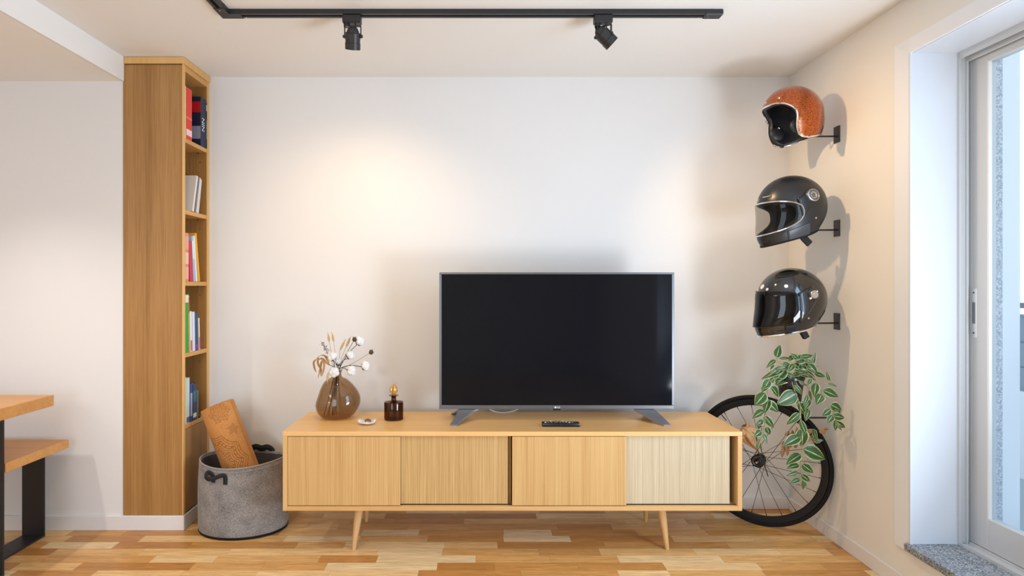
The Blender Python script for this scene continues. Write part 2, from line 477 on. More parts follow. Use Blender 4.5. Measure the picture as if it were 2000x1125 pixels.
# outside: granite jamb, white post, balcony
struct('wall_outside_granite', MB().box(2.06, 2.102, -0.95, -0.6, 0.1, 3.0), M_granite2, 'speckled granite strip outside the glass door')
struct('wall_outside_white', MB().box(2.102, 2.19, -0.93, -0.6, 0.1, 3.0), mat('outside_white', col(0.84, 0.87, 0.9), 0.5))
struct('floor_outside', MB().box(2.06, 5.0, -3.6, 3.4, 0.0, 0.1), mat('balcony_tile', col(0.35, 0.42, 0.46), 0.5))
bp_ = thing('balcony_parapet', 'balcony parapet with dark rail seen through the glass door', 'parapet', (3.3, 0.2, 0.1))
wpart('lower_wall', MB().box(3.25, 3.40, -3.5, 3.3, 0.1, 0.62), mat('parapet_white', col(0.80, 0.84, 0.88), 0.6), bp_)
wpart('boards', MB().box(3.27, 3.31, -3.5, 3.3, 0.64, 0.76).box(3.27, 3.31, -3.5, 3.3, 0.77, 0.91).box(3.27, 3.31, -3.5, 3.3, 0.92, 1.06).box(3.28, 3.30, -3.5, 3.3, 0.60, 1.08), mat('parapet_boards', col(0.22, 0.29, 0.35), 0.5), bp_)
wpart('handrail', MB().box(3.24, 3.32, -3.5, 3.3, 1.12, 1.15).box(3.27, 3.30, -0.02, 0.02, 1.05, 1.13).box(3.27, 3.30, 1.48, 1.52, 1.05, 1.13), mat('rail_dark', col(0.12, 0.15, 0.18), 0.4), bp_)

# ------------------------------------------------------------------ bookcase
bc = thing('bookcase', 'tall narrow oak bookcase standing in the niche left of the wall', 'bookcase', (-1.665, -0.14, 0.075))
wpart('side_panel', MB().box(XL + 0.002, XC, YL - 0.004, YL + 0.016, 0.076, 2.39, 0.001), M_case, bc)
wpart('side_panel', MB().box(XL + 0.002, XC, -0.021, -0.002, 0.076, 2.39, 0.001), M_case, bc)
wpart('back_panel', MB().box(XL + 0.002, XL + 0.014, YL + 0.016, -0.021, 0.076, 2.39), M_case, bc)
wpart('cornice', MB().box(XL + 0.002, XC + 0.008, YL - 0.010, -0.002, 2.395, 2.428, 0.001), M_case_edge, bc)
wpart('edge_strip', MB().box(XC - 0.004, XC + 0.0015, YL - 0.0045, YL + 0.0155, 0.076, 2.395), M_case_edge, bc)
wpart('edge_strip', MB().box(XC - 0.004, XC + 0.0015, -0.022, -0.0035, 0.076, 2.395), M_case_edge, bc)
wpart('top_board', MB().box(XL + 0.014, XC - 0.002, YL + 0.016, -0.021, 2.365, 2.394), M_case_h, bc)
SHZ = [2.02, 1.648, 1.276, 0.904, 0.532]
for z in SHZ:
    wpart('shelf', MB().box(XL + 0.014, XC - 0.003, YL + 0.0165, -0.0215, z - 0.022, z, 0.0008), M_case_h, bc)
wpart('bottom_board', MB().box(XL + 0.014, XC - 0.02, YL + 0.016, -0.021, 0.078, 0.1), M_case_h, bc)
wpart('door', MB().box(XC - 0.018, XC - 0.001, YL + 0.019, -0.024, 0.08, 0.508, 0.001), M_case, bc)
M_peg = mat('peg_dark', col(0.08, 0.05, 0.03), 0.6)
for z in SHZ:
    wpart('peg_hole', MB().tube([(XC - 0.05, -0.0235, z - 0.026), (XC - 0.05, -0.020, z - 0.026)], 0.004, 8), M_peg, bc)
    wpart('peg_hole', MB().tube([(XC - 0.04, -0.0218, z - 0.075), (XC - 0.04, -0.020, z - 0.075)], 0.003, 8), M_peg, bc)


def dpx(px, X=XC): return X * F / (px - CX)


def text_mesh(s, size, extrude=0.0004):
    c = bpy.data.curves.new('txt', 'FONT'); c.body = s; c.size = size; c.extrude = extrude; c.align_x = 'CENTER'; c.align_y = 'CENTER'
    o = bpy.data.objects.new('txt', c); C.objects.link(o)
    bpy.context.view_layer.update()
    dg = bpy.context.evaluated_depsgraph_get()
    me = bpy.data.meshes.new_from_object(o.evaluated_get(dg))
    bpy.data.objects.remove(o)
    bm = bmesh.new(); bm.from_mesh(me); bpy.data.meshes.remove(me)
    mb = MB(); mb.bm.free(); mb.bm = bm
    return mb


M_pages = mat('book_pages', col(0.80, 0.77, 0.70), 0.9, bump=0.2, bscale=400)


def book(shelf, d0, d1, ytop, cover, label, tilt=0.0, depth=0.19, spinex=-0.006, bands=(), text=None, tcol=None, gap=0.0):
    """spine faces +X; d0..d1 its near and far edges (distance from camera plane); ytop pixel row of its top"""
    zb = SHZ[shelf] + 0.0005
    th = d1 - d0; dm = (d0 + d1) / 2
    h = CAMZ - (ytop - CY) * dm / F - zb
    t = thing('book', label, 'book', (XC + spinex - depth / 2, CAMY + dm, zb), group='books in the tall bookcase')
    cm = mat('book_cover', cover, 0.5)
    hx = depth / 2; hy = th / 2
    cv = MB()
    cv.box(hx - 0.0025, hx, -hy, hy, 0, h, 0.0008)
    cv.box(-hx, hx - 0.002, -hy, -hy + 0.002, 0, h); cv.box(-hx, hx - 0.002, hy - 0.002, hy, 0, h)
    parts = [obj('cover', cv, cm, t)]
    parts.append(obj('pages', MB().box(-hx + 0.004, hx - 0.003, -hy + 0.0022, hy - 0.0022, 0.003, h - 0.004), M_pages, t))
    for (z0, z1, c, face) in bands:
        bm_ = MB()
        if face == 's': bm_.box(hx - 0.0005, hx + 0.0004, -hy + 0.001, hy - 0.001, h * z0, h * z1)
        else: bm_.box(-hx + 0.01, hx - 0.001, -hy - 0.0005, -hy + 0.001, h * z0, h * z1)
        parts.append(obj('cover_print', bm_, mat('book_print', c, 0.5), t))
    if text:
        for (s, size, z, c) in text:
            tm = text_mesh(s, size); tm.move(Matrix.Translation((hx + 0.0005, 0, h * z)) @ Matrix.Rotation(PI / 2, 4, 'X') @ Euler((0, PI / 2, 0)).to_matrix().to_4x4() @ Euler((0, 0, PI / 2)).to_matrix().to_4x4())
            parts.append(obj('spine_title', tm, mat('print_ink', c, 0.5), t, smooth=False))
    if tilt:
        # lean about the lower edge on the side it leans towards
        yb = hy if tilt < 0 else -hy
        zoff = 0
        a = R(tilt)
        t.rotation_euler = (a, 0, 0)
        # keep the lowest corner on the shelf
        low = min(y * math.sin(a) for y in (-hy, hy))
        t.location.z += -low
    return t


# tilt > 0 leans towards the camera (about +X), < 0 away
book(0, 3.0440, 3.0530, 168, '#e9e4dc', 'white book at the near end of the top shelf, beside the red spine', depth=0.2)
book(0, 3.0570, 3.1170, 173, '#e2402a', 'tall red book on the top shelf of the bookcase', depth=0.2,
     bands=((0.08, 0.2, '#f4d9cf', 's'), (0.4, 0.44, '#f0785c', 's')))
book(0, 3.2030, 3.2620, 192, '#1a2440', 'thick navy book with a red band on its cover, top shelf', depth=0.2, spinex=0.0,
     bands=((0.68, 0.9, '#c01820', 'f'), (0.14, 0.40, '#8f98a8', 'f')), text=[('NIN', 0.042, 0.45, '#e8e8ec')])
book(0, 3.2660, 3.2775, 201, '#15161c', 'slim black book at the far end of the top shelf', depth=0.19, spinex=0.0,
     bands=((0.2, 0.62, '#7d7f78', 's'), (0.82, 0.95, '#c9c4b4', 's')))
book(1, 3.1180, 3.1340, 339, '#ece7e1', 'broad white book leaning back, first on the second shelf', tilt=-14, depth=0.22, spinex=-0.004)
book(1, 3.1490, 3.1620, 343, '#8d7f86', 'thin mauve grey book leaning on the second shelf', tilt=-13, depth=0.2)
book(1, 3.1660, 3.1790, 344, '#e4dfd6', 'thin cream book leaning behind the mauve grey one', tilt=-12, depth=0.2)
book(1, 3.1830, 3.1940, 348, '#d9dad6', 'thin pale grey book, last of the leaning ones on the second shelf', tilt=-11, depth=0.19)
book(2, 3.0460, 3.0820, 455, '#e08a78', 'coral pink patterned book at the near end of the third shelf', depth=0.2,
     bands=((0.05, 0.3, '#eab0a0', 's'), (0.36, 0.6, '#f0c4b0', 's'), (0.66, 0.93, '#e9a996', 's')))
book(2, 3.0980, 3.1280, 471, '#cf2f4c', 'crimson book leaning on the third shelf', tilt=3.5, depth=0.19)
book(2, 3.1380, 3.1560, 462, '#a9c3dc', 'light blue book leaning on the third shelf', tilt=5.5, depth=0.19, bands=((0.5, 0.9, '#e8edf2', 's'),))
book(2, 3.1650, 3.1790, 461, '#eef0ee', 'white book leaning between the light blue and yellow ones', tilt=7, depth=0.2)
book(2, 3.1910, 3.2090, 456, '#eab01e', 'bright yellow book leaning at the far end of the third shelf', tilt=9, depth=0.2)
book(3, 3.0460, 3.0820, 575, '#25a13c', 'tall green book at the near end of the fourth shelf', tilt=0, depth=0.2, bands=((0.86, 0.99, '#e6e2d8', 's'),))
book(3, 3.0880, 3.0990, 578, '#e8a23c', 'slim book with red top and yellow spine on the fourth shelf', tilt=2, depth=0.2, bands=((0.7, 0.98, '#d9482e', 's'),))
book(3, 3.1030, 3.1220, 608, '#e9eaf0', 'white book with a pink foot on the fourth shelf', tilt=2, depth=0.19, bands=((0.02, 0.28, '#dd5870', 's'),))
book(3, 3.1290, 3.1540, 609, '#dce4f4', 'pale blue white book on the fourth shelf', tilt=2, depth=0.19)
book(3, 3.1600, 3.1900, 610, '#35506e', 'slate blue book with violet foot on the fourth shelf', tilt=2.5, depth=0.19, bands=((0.03, 0.16, '#7a3f8c', 's'),))
book(3, 3.1970, 3.2110, 621, '#e9dcd6', 'thin cream book with pink foot, last on the fourth shelf', tilt=3, depth=0.18, bands=((0.03, 0.4, '#d36a9c', 's'),))
book(4, 3.0440, 3.0560, 737, '#d9d884', 'pale yellow green book at the near end of the lowest shelf', depth=0.2)
book(4, 3.0590, 3.0920, 738, '#c9dbe2', 'pale icy blue book on the lowest shelf', depth=0.2, bands=((0.02, 0.14, '#5a58a0', 's'),))
book(4, 3.0990, 3.1220, 749, '#3a3f78', 'violet blue book with white lettering on the lowest shelf', depth=0.19, bands=((0.15, 0.75, '#a9aecb', 's'),))
book(4, 3.1290, 3.1680, 749, '#1d4366', 'dark teal blue book on the lowest shelf', depth=0.19, bands=((0.08, 0.2, '#dfe4e8', 's'), (0.5, 0.8, '#2c6c86', 's')))
book(4, 3.1740, 3.1900, 762, '#6f7468', 'slim grey green book at the far end of the lowest shelf', depth=0.18)
book(4, 3.1970, 3.2130, 812, '#20252a', 'small black notebook standing low behind the cork mat', depth=0.15)

# ------------------------------------------------------------------ sideboard
SF = 2.74; SB = 3.17                       # distances of its front and back faces
k = SF / F
sx0, sx1 = (552 - CX) * k, (1450 - CX) * k
ZT, ZU = 0.573, 0.202
yf, yb = CAMY + SF, CAMY + SB
sb = thing('sideboard', 'long low oak sideboard with four sliding doors under the television', 'sideboard', ((sx0 + sx1) / 2, (yf + yb) / 2, 0))
th = 0.021
wpart('top', MB().box(sx0, sx1, yf, yb, ZT - th, ZT, 0.0012), M_side_top, sb)
wpart('bottom', MB().box(sx0 + th, sx1 - th, yf + 0.001, yb, ZU, ZU + th, 0.0012), M_side_frame, sb)
wpart('side_panel', MB().box(sx0, sx0 + th, yf + 0.0005, yb, ZU, ZT - th, 0.0012), M_side_frame_v, sb)
wpart('side_panel', MB().box(sx1 - th, sx1, yf + 0.0005, yb, ZU, ZT - th, 0.0012), M_side_frame_v, sb)
wpart('back_panel', MB().box(sx0 + th, sx1 - th, yb - 0.012, yb - 0.002, ZU + th, ZT - th), M_side_frame, sb)
wpart('divider', MB().box(0.144, 0.156, yf + 0.05, yb - 0.012, ZU + th, ZT - th), M_side_frame_v, sb)
z0, z1 = ZU + th + 0.003, ZT - th - 0.003
M_side_door2 = wood('oak_sideboard_door_inner', '#b0874c', '#dcb97f', 'z', 380, 0.5, 0.4, 150, 0.25)
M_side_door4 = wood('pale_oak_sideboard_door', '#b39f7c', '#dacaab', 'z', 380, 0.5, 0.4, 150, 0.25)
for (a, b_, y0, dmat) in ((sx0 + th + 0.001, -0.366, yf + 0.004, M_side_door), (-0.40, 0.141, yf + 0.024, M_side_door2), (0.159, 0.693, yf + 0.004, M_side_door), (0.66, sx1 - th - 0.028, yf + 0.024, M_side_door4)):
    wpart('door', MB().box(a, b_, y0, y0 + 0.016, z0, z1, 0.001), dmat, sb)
wpart('sliding_track', MB().box(sx0 + th, sx1 - th, yf + 0.0205, yf + 0.0235, ZU + th, ZU + th + 0.003), M_slot, sb)
M_leg = wood('oak_turned_legs', '#c79a62', '#dcb684', 'z', 90, 0.4, 0.15)
for (tx, bx, ty, by) in (((701 - CX) * 2.80 / F, (691 - CX) * 2.79 / F, CAMY + 2.825, CAMY + 2.79), ((1293 - CX) * 2.80 / F, (1303 - CX) * 2.79 / F, CAMY + 2.825, CAMY + 2.79),
                         ((719 - CX) * 3.10 / F, (715 - CX) * 3.12 / F, CAMY + 3.09, CAMY + 3.12), ((1259 - CX) * 3.10 / F, (1261.5 - CX) * 3.12 / F, CAMY + 3.09, CAMY + 3.12)):
    wpart('leg', MB().tube([(bx, by, 0), (bx, by, 0.004), (bx + (tx - bx) * .5, by + (ty - by) * .5, 0.11), (tx, ty, ZU + 0.001)], [0.0085, 0.010, 0.017, 0.023], 20), M_leg, sb)

# ------------------------------------------------------------------ television
TD = 2.965; kt = TD / F
tx0, tx1 = (858 - CX) * kt, (1317 - CX) * kt
tz0, tz1 = CAMZ - (799 - CY) * kt, CAMZ - (532 - CY) * kt
ty = CAMY + TD
tv = thing('television', 'large flat screen television, switched off, on the oak sideboard', 'television', ((tx0 + tx1) / 2, ty, ZT))
wpart('screen', MB().box(tx0 + 0.012, tx1 - 0.012, ty + 0.002, ty + 0.008, tz0 + 0.018, tz1 - 0.010), mat('screen_glass', col(0.005, 0.006, 0.009), 0.06, spec=0.2), tv)
bz = MB()
bz.box(tx0, tx1, ty, ty + 0.022, tz1 - 0.010, tz1, 0.0015)
bz.box(tx0, tx1, ty, ty + 0.022, tz0, tz0 + 0.019, 0.0015)
bz.box(tx0, tx0 + 0.012, ty, ty + 0.022, tz0 + 0.019, tz1 - 0.010, 0.001)
bz.box(tx1 - 0.012, tx1, ty, ty + 0.022, tz0 + 0.019, tz1 - 0.010, 0.001)
wpart('bezel', bz, M_gun, tv)
wpart('back_cover', MB().box(tx0 + 0.004, tx1 - 0.004, ty + 0.0085, ty + 0.03, tz0 + 0.003, tz1 - 0.003).box(tx0 + 0.2, tx1 - 0.2, ty + 0.03, ty + 0.065, tz0 + 0.02, tz1 - 0.2, 0.01), M_blackgloss, tv)
lx = (1089 - CX) * kt; lz = CAMZ - (795.5 - CY) * kt
lg = text_mesh('LG', 0.0135); lg.move(Matrix.Translation((lx + 0.005, ty - 0.0006, lz)) @ Euler((PI / 2, 0, 0)).to_matrix().to_4x4())
wpart('maker_mark', lg, mat('mark_silver', col(0.85, 0.86, 0.88), 0.3), tv, smooth=False)
lc = MB().tube([(lx - 0.011, ty - 0.0012, lz), (lx - 0.011, ty + 0.001, lz)], 0.0052, 16)
wpart('maker_mark', lc, mat('mark_silver2', col(0.7, 0.71, 0.73), 0.3), tv)
wpart('sensor_bump', MB().box(lx - 0.022, lx + 0.016, ty + 0.001, ty + 0.014, tz0 - 0.006, tz0 + 0.001, 0.002), M_blackgloss, tv)


M_foot = mat('stand_grey', col(0.26, 0.27, 0.30), 0.38, 0.55)


def tv_foot(xa0, xa1, xtip, xrear):
    """splayed stand leg: a bracket under the panel with a long front and a short rear foot"""
    f = MB()
    def limb(xt, yt, w):
        n = 10; rows = []
        for i in range(n + 1):
            s = i / n
            e = s ** 1.5
            xl = xa0 + (xt - w / 2 - xa0) * s; xr = xa1 + (xt + w / 2 - xa1) * (s ** 0.7)
            y = (ty + 0.012) + (yt - ty - 0.012) * s
            z = (tz0 + 0.002) + (ZT + 0.007 - tz0 - 0.002) * (s ** 0.9)
            rows.append([f.bm.verts.new(v) for v in ((xl, y, z), (xr, y, z), (xr, y, z - 0.007 - 0.004 * (1 - s)), (xl, y, z - 0.007 - 0.004 * (1 - s)))])
        for a, b_ in zip(rows, rows[1:]):
            for q in range(4): f.bm.faces.new((a[q], a[(q + 1) % 4], b_[(q + 1) % 4], b_[q]))
        f.bm.faces.new(rows[0][::-1]); f.bm.faces.new(rows[-1])
    limb(xtip, CAMY + 2.845, 0.034); limb(xrear, CAMY + 3.10, 0.03)
    wpart('stand_foot', f, M_foot, tv)


tv_foot(-0.095, 0.0, -0.12, -0.128)
tv_foot(0.79, 0.885, 0.918, 0.90)

wc = MB().tube(spline([(0.03, CAMY + 3.12, 0.625), (0.07, CAMY + 3.13, 0.590), (0.11, CAMY + 3.135, 0.577), (0.15, CAMY + 3.135, 0.577), (0.20, CAMY + 3.13, 0.590), (0.25, CAMY + 3.12, 0.63)], 8), 0.0028, 8)
tag(obj('power_cord', wc, M_white), 'thin white cord hanging behind the television bottom edge', 'cord')

# remote
rc = thing('remote_control', 'black remote control lying in front of the television', 'remote control', ((1095 - CX) * 2.85 / F, CAMY + 2.85, ZT), (0, 0, R(-1)))
obj('case', MB().box(-0.091, 0.091, -0.022, 0.022, 0.0, 0.019, 0.005, 2), M_blackgloss, rc)
M_btn = mat('grey_buttons', col(0.16, 0.16, 0.17), 0.5)
M_btnw = mat('pale_buttons', col(0.75, 0.75, 0.76), 0.5)
for r_ in range(3):
    for i in range(10):
        x = -0.075 + i * 0.0145
        if 3 <= i <= 4: continue
        obj('button', MB().box(x - 0.0045, x + 0.0045, -0.014 + r_ * 0.0115, -0.007 + r_ * 0.0115, 0.0185, 0.0215, 0.001), M_btnw if (i + r_) % 4 == 0 else M_btn, rc)
obj('navigation_ring', MB().tube([(-0.024, 0.001, 0.0185), (-0.024, 0.001, 0.0215)], 0.012, 20), M_btn, rc)

# ------------------------------------------------------------------ vase with dried flowers
vx, vy = (658 - CX) * 3.03 / F, CAMY + 3.03


def vfn(a, r, z):
    t = min(1, max(0, z / 0.2)); bulge = math.sin(PI * min(1, t * 1.05)) if t < 0.95 else 0
    x = r * math.cos(a) * (1 + 0.05 * bulge * math.cos(a) * (-.6 + 1.6 / (1 + math.exp(-(z - .09) * 60)))); y = r * math.sin(a) * (1 - 0.10 * bulge)
    return (x + 0.008 * math.sin(z * 14) * bulge, y, z)


def glass_thick(name, c, dens=1.0, rough=0.0):
    m, nt, b = newmat(name)
    b.inputs['Base Color'].default_value = c; b.inputs['Transmission Weight'].default_value = 1.0
    b.inputs['Roughness'].default_value = rough; b.inputs['IOR'].default_value = 1.3
    return m


va = thing('glass_vase', 'bulbous smoky brown glass vase holding the dried bouquet', 'vase', (vx, vy, ZT + 0.0005))
prof = [(0.0, 0.0), (0.045, 0.0), (0.070, 0.006), (0.094, 0.028), (0.108, 0.060), (0.110, 0.085), (0.102, 0.118), (0.087, 0.150), (0.068, 0.178), (0.048, 0.196), (0.030, 0.205), (0.023, 0.212), (0.0205, 0.225), (0.022, 0.238), (0.0255, 0.246)]
pr = []
tabp = [(i,) + p for i, p in enumerate(prof)]
for i in range((len(prof) - 1) * 3 + 1): pr.append(crom(tabp, i / 3))
pr = [(max(0, r), max(0, z)) for r, z in pr]
pr[0] = (0, 0)
vb = obj('body', MB().lathe(pr, 48, (0, 0, 0), vfn), glassm('smoky_brown_glass', (0.80, 0.70, 0.58, 1), 0.03, 1.5), va)
md = vb.modifiers.new('thickness', 'SOLIDIFY'); md.thickness = 0.003; md.offset = -1

M_stem = mat('dry_stem_brown', col(0.11, 0.075, 0.045), 0.8)
M_stemy = mat('dry_stem_straw', col(0.45, 0.33, 0.17), 0.8)
M_cotton = mat('cotton_white', col(0.78, 0.78, 0.78), 0.95, bump=0.6, bscale=120, sheen=0.3)
M_calyx = mat('cotton_calyx', col(0.10, 0.07, 0.05), 0.8)
M_straw = mat('dried_grass', col(0.62, 0.42, 0.20), 0.85, bump=0.4, bscale=300)
M_leafdry = mat('dried_leaf_brown', col(0.42, 0.22, 0.08), 0.75, var=0.4, vscale=25)
M_seed = mat('seed_head_brown', col(0.09, 0.05, 0.035), 0.85, bump=0.9, bscale=250)
M_statice = mat('statice_mauve', col(0.30, 0.25, 0.26), 0.9)
neck = Vector((vx, vy, ZT + 0.235))
foot_i = [0]


def stem_to(tip, bend=0.02, r=0.0016):
    """stem from the vase floor through the neck to the tip"""
    i = foot_i[0]; foot_i[0] += 1
    a = i * 2.4; rr = 0.006 + 0.006 * ((i * 37) % 10) / 10
    n0 = neck + Vector((rr * math.cos(a), rr * math.sin(a), 0))
    lean = Vector((-(tip.x - neck.x), -(tip.y - neck.y) * .5, 0)) * 0.35
    lean.x = max(-0.06, min(0.06, lean.x - 0.012 * ((i * 13) % 5 - 1)))
    ft = Vector((vx, vy, ZT + 0.012)) + lean + Vector((0.012 * math.cos(a), 0.012 * math.sin(a), 0))
    mid = (n0 + tip) / 2 + Vector((0, 0, bend))
    return [ft, ft.lerp(n0, 0.6), n0, mid, tip]


def seg(t, pts, m, r=0.0016, name='stem'):
    return wpart(name, MB().tube(spline(pts, 5), r, 6), m, t)


cot = [(702, 667, 3.00, 'white cotton boll highest on the right, behind a brown seed head'), (713, 715, 3.00, 'white cotton boll farthest right on its own stem'),
       (686, 724, 2.97, 'white cotton boll low on the right, above the vase shoulder'), (684, 694, 3.0, 'white cotton boll in the middle of the bouquet, right of the stems'),
       (649, 697, 2.98, 'white cotton boll at upper left of the bouquet'), (661, 708, 3.03, 'white cotton boll at the centre of the bouquet, partly hidden'),
       (653, 727, 2.97, 'white cotton boll lowest on the left over the vase neck')]
for (px, py, d, lab) in cot:
    tip = P(px, py, d)
    t = thing('cotton_stem', lab, 'dried flower', tuple(tip), group='cotton stems in the vase')
    dirv = (tip - neck).normalized()
    pts = stem_to(tip - dirv * 0.02)
    seg(t, pts, M_stem, 0.0019)
    b = MB(); q = dirv.to_track_quat('Z', 'Y').to_matrix()
    rad = 0.0165 if (px, py) != (661, 708) else 0.013
    for kk in range(5):
        a = kk * 2 * PI / 5 + px
        b.ball(tip + q @ Vector((math.cos(a) * rad * .7, math.sin(a) * rad * .7, rad * (.1 + .25 * (kk % 2)))), rad * .95, 2, (1, 1, 1.05), 0.035)
    b.ball(tip + dirv * rad * .7, rad * .8, 2, noise=.04)
    wpart('boll', b, M_cotton, t)
    c = MB()
    for kk in range(4):
        a = kk * PI / 2 + px
        u = q @ Vector((math.cos(a), math.sin(a), 0))
        base = tip - dirv * rad * 1.1
        c.tube([base, base + u * rad * .8 + dirv * rad * .15, base + u * rad * 1.5 + dirv * rad * .9], [0.003, 0.0035, 0.0006], 6)
    wpart('calyx', c, M_calyx, t)
for (px, py, d, lab) in ((692.5, 663, 2.98, 'round dark brown seed head beside the highest cotton boll'), (725, 688, 2.98, 'round dark brown seed head farthest right on a long thin stem')):
    tip = P(px, py, d)
    t = thing('seed_head', lab, 'dried flower', tuple(tip), group='seed heads in the vase')
    seg(t, stem_to(tip, 0.0), M_stemy if px > 700 else M_stem, 0.0014)
    b = MB().ball(tip, 0.0115, 3, noise=0.10)
    for kk in range(6):
        a = kk * PI / 3
        b.tube([tip + Vector((math.cos(a) * .006, 0, .009)), tip + Vector((math.cos(a) * .009, 0, .016))], [0.0012, 0.0004], 5)
    wpart('head', b, M_seed, t)
for (px, py, px2, py2, d, lab) in ((641, 653, 643, 668, 3.05, 'upright straw coloured grass ear on the left of the bouquet'), (649, 652, 652, 668, 3.04, 'upright straw grass ear beside the leftmost one'),
                                  (673, 666, 664, 684, 3.03, 'tan grass ear tilting right near the bouquet centre'), (684, 659, 676, 678, 3.04, 'tan fluffy grass ear left of the highest cotton boll'),
                                  (640, 727, 640, 745, 2.96, 'drooping pale tan grass ear hanging over the vase shoulder')):
    tip, bs = P(px, py, d), P(px2, py2, d)
    if py > 700: tip, bs = P(639, 745, d), P(641, 728, d)
    t = thing('grass_ear', lab, 'dried grass', tuple(bs), group='grass ears in the vase')
    seg(t, stem_to(bs, 0.0) if py < 700 else stem_to(bs, 0.03), M_stemy, 0.0011)
    b = MB(); ax = (tip - bs)
    b.tube([bs, bs + ax * .2, bs + ax * .5, bs + ax * .8, tip], [0.0015, 0.0052, 0.0062, 0.0048, 0.0008], 8)
    for kk in range(26):
        s = random.random(); p = bs + ax * s
        v = (ax.normalized() * 1.0 + Vector([random.uniform(-.45, .45) for _ in range(3)])).normalized()
        b.tube([p, p + v * 0.016], [0.0007, 0.0002], 4)
    wpart('ear', b, M_straw, t)
# curled dry leaves
t = thing('dried_leaf_branch', 'branch of curled brown leaves drooping on the left of the vase', 'dried leaves', tuple(P(640, 712, 2.98)))
seg(t, stem_to(P(642, 712, 2.98), 0.01), M_stem, 0.0018)
br = MB(); br.tube(spline([P(642, 712, 2.98), P(632, 694, 2.97), P(622, 697, 2.96), P(616, 704, 2.96)], 5), 0.0015, 6)
wpart('twig', br, M_leafdry, t)


def ribbon(mb, pts, w, fold=0.3, tw=0.0):
    pts = spline(pts, 4); n = len(pts) - 1; rows = []
    for i, p in enumerate(pts):
        s = i / n; ww = w * math.sin(PI * (0.12 + 0.86 * s)) ** 0.8
        tdir = (pts[min(i + 1, n)] - pts[max(i - 1, 0)]).normalized()
        side = tdir.cross(Vector((0.15 * math.sin(tw), -1, 0.2))).normalized(); side.rotate(Matrix.Rotation(tw * s, 3, tdir))
        nn = side.cross(tdir)
        rows.append([mb.bm.verts.new(p - side * ww + nn * ww * fold), mb.bm.verts.new(p), mb.bm.verts.new(p + side * ww + nn * ww * fold)])
    for a, b_ in zip(rows, rows[1:]):
        for q in range(2): mb.bm.faces.new((a[q], a[q + 1], b_[q + 1], b_[q]))


def thicken(o, t=0.0006):
    m_ = o.modifiers.new('thickness', 'SOLIDIFY'); m_.thickness = t; m_.offset = 0


lf = MB()
for pts in ([(618, 702), (613, 708), (615, 720), (618, 727)], [(622, 698), (621, 710), (627, 722), (626, 735)], [(628, 700), (633, 708), (632, 722), (628, 736)],
            [(636, 706), (629, 706), (626, 718), (621, 739)], [(640, 712), (640, 702), (634, 695), (626, 694)], [(640, 712), (634, 704), (628, 700), (620, 704)], [(643, 714), (641, 706), (637, 698), (632, 694)]):
    ribbon(lf, [P(a, b_, 2.96 + random.uniform(-.012, .012)) for a, b_ in pts], 0.0055, 0.5, random.uniform(-.8, .8))
o = wpart('foliage', lf, M_leafdry, t); thicken(o)
# statice
t = thing('statice_sprig', 'thin mauve grey statice sprig leaning out top left of the bouquet', 'dried flower', tuple(P(645, 695, 3.0)))
seg(t, stem_to(P(628, 668, 3.0), 0.005), M_statice, 0.0013)
s = MB(); s.tube([P(640, 690, 3.0), P(634, 677, 3.0), P(627, 667, 3.0)], 0.0012, 5)
for kk in range(34):
    f_ = random.random(); c = P(644 - 16 * f_ + random.uniform(-5, 5), 692 - 24 * f_ + random.uniform(-4, 4), 3.0 + random.uniform(-.012, .012))
    s.ball(c, random.uniform(.0015, .0035), 1, noise=.2)
    s.tube([c, P(643 - 15 * f_, 692 - 23 * f_, 3.0)], 0.0005, 4)
wpart('blossoms', s, M_statice, t)

# small bottle with amber stopper
bx_, by_ = (769 - CX) * 2.99 / F, CAMY + 2.99
bo = thing('glass_bottle', 'small cylindrical brown glass bottle with amber stopper', 'bottle', (bx_, by_, ZT + 0.0005))
pr = [(0, 0), (0.044, 0), (0.0485, 0.003), (0.0492, 0.008), (0.0492, 0.084), (0.0475, 0.090), (0.040, 0.0925), (0.018, 0.095), (0.0125, 0.099), (0.0125, 0.120)]
o = obj('body', MB().lathe(pr, 48), glassm('dark_amber_glass', (0.54, 0.36, 0.18, 1), 0.04, 1.5), bo); md = o.modifiers.new('t', 'SOLIDIFY'); md.thickness = 0.0025; md.offset = -1
obj('collar', MB().lathe([(0.0125, 0.119), (0.022, 0.120), (0.0235, 0.1225), (0.022, 0.125), (0.011, 0.126), (0.0105, 0.119)], 32, fn=lambda a, r, z: (r * (1 + .05 * math.cos(8 * a)) * math.cos(a), r * (1 + .05 * math.cos(8 * a)) * math.sin(a), z)), glassm('collar_glass', (0.68, 0.5, 0.32, 1), 0.04, 1.6), bo)
st = MB().lathe([(0, 0.095), (0.006, 0.096), (0.0085, 0.118), (0.0095, 0.128), (0.018, 0.138), (0.0215, 0.150), (0.018, 0.162), (0.010, 0.172), (0.004, 0.180), (0, 0.183)], 48,
                fn=lambda a, r, z: (r * (1 - (.22 if z > .13 else 0) * abs(math.sin(4 * a))) * math.cos(a), r * (1 - (.22 if z > .13 else 0) * abs(math.sin(4 * a))) * math.sin(a), z))
m_, nt, b = newmat('amber_stopper'); b.inputs['Base Color'].default_value = (0.78, 0.48, 0.14, 1); b.inputs['Metallic'].default_value = .35; b.inputs['Roughness'].default_value = .15; b.inputs['Transmission Weight'].default_value = .35
obj('stopper', st, m_, bo)

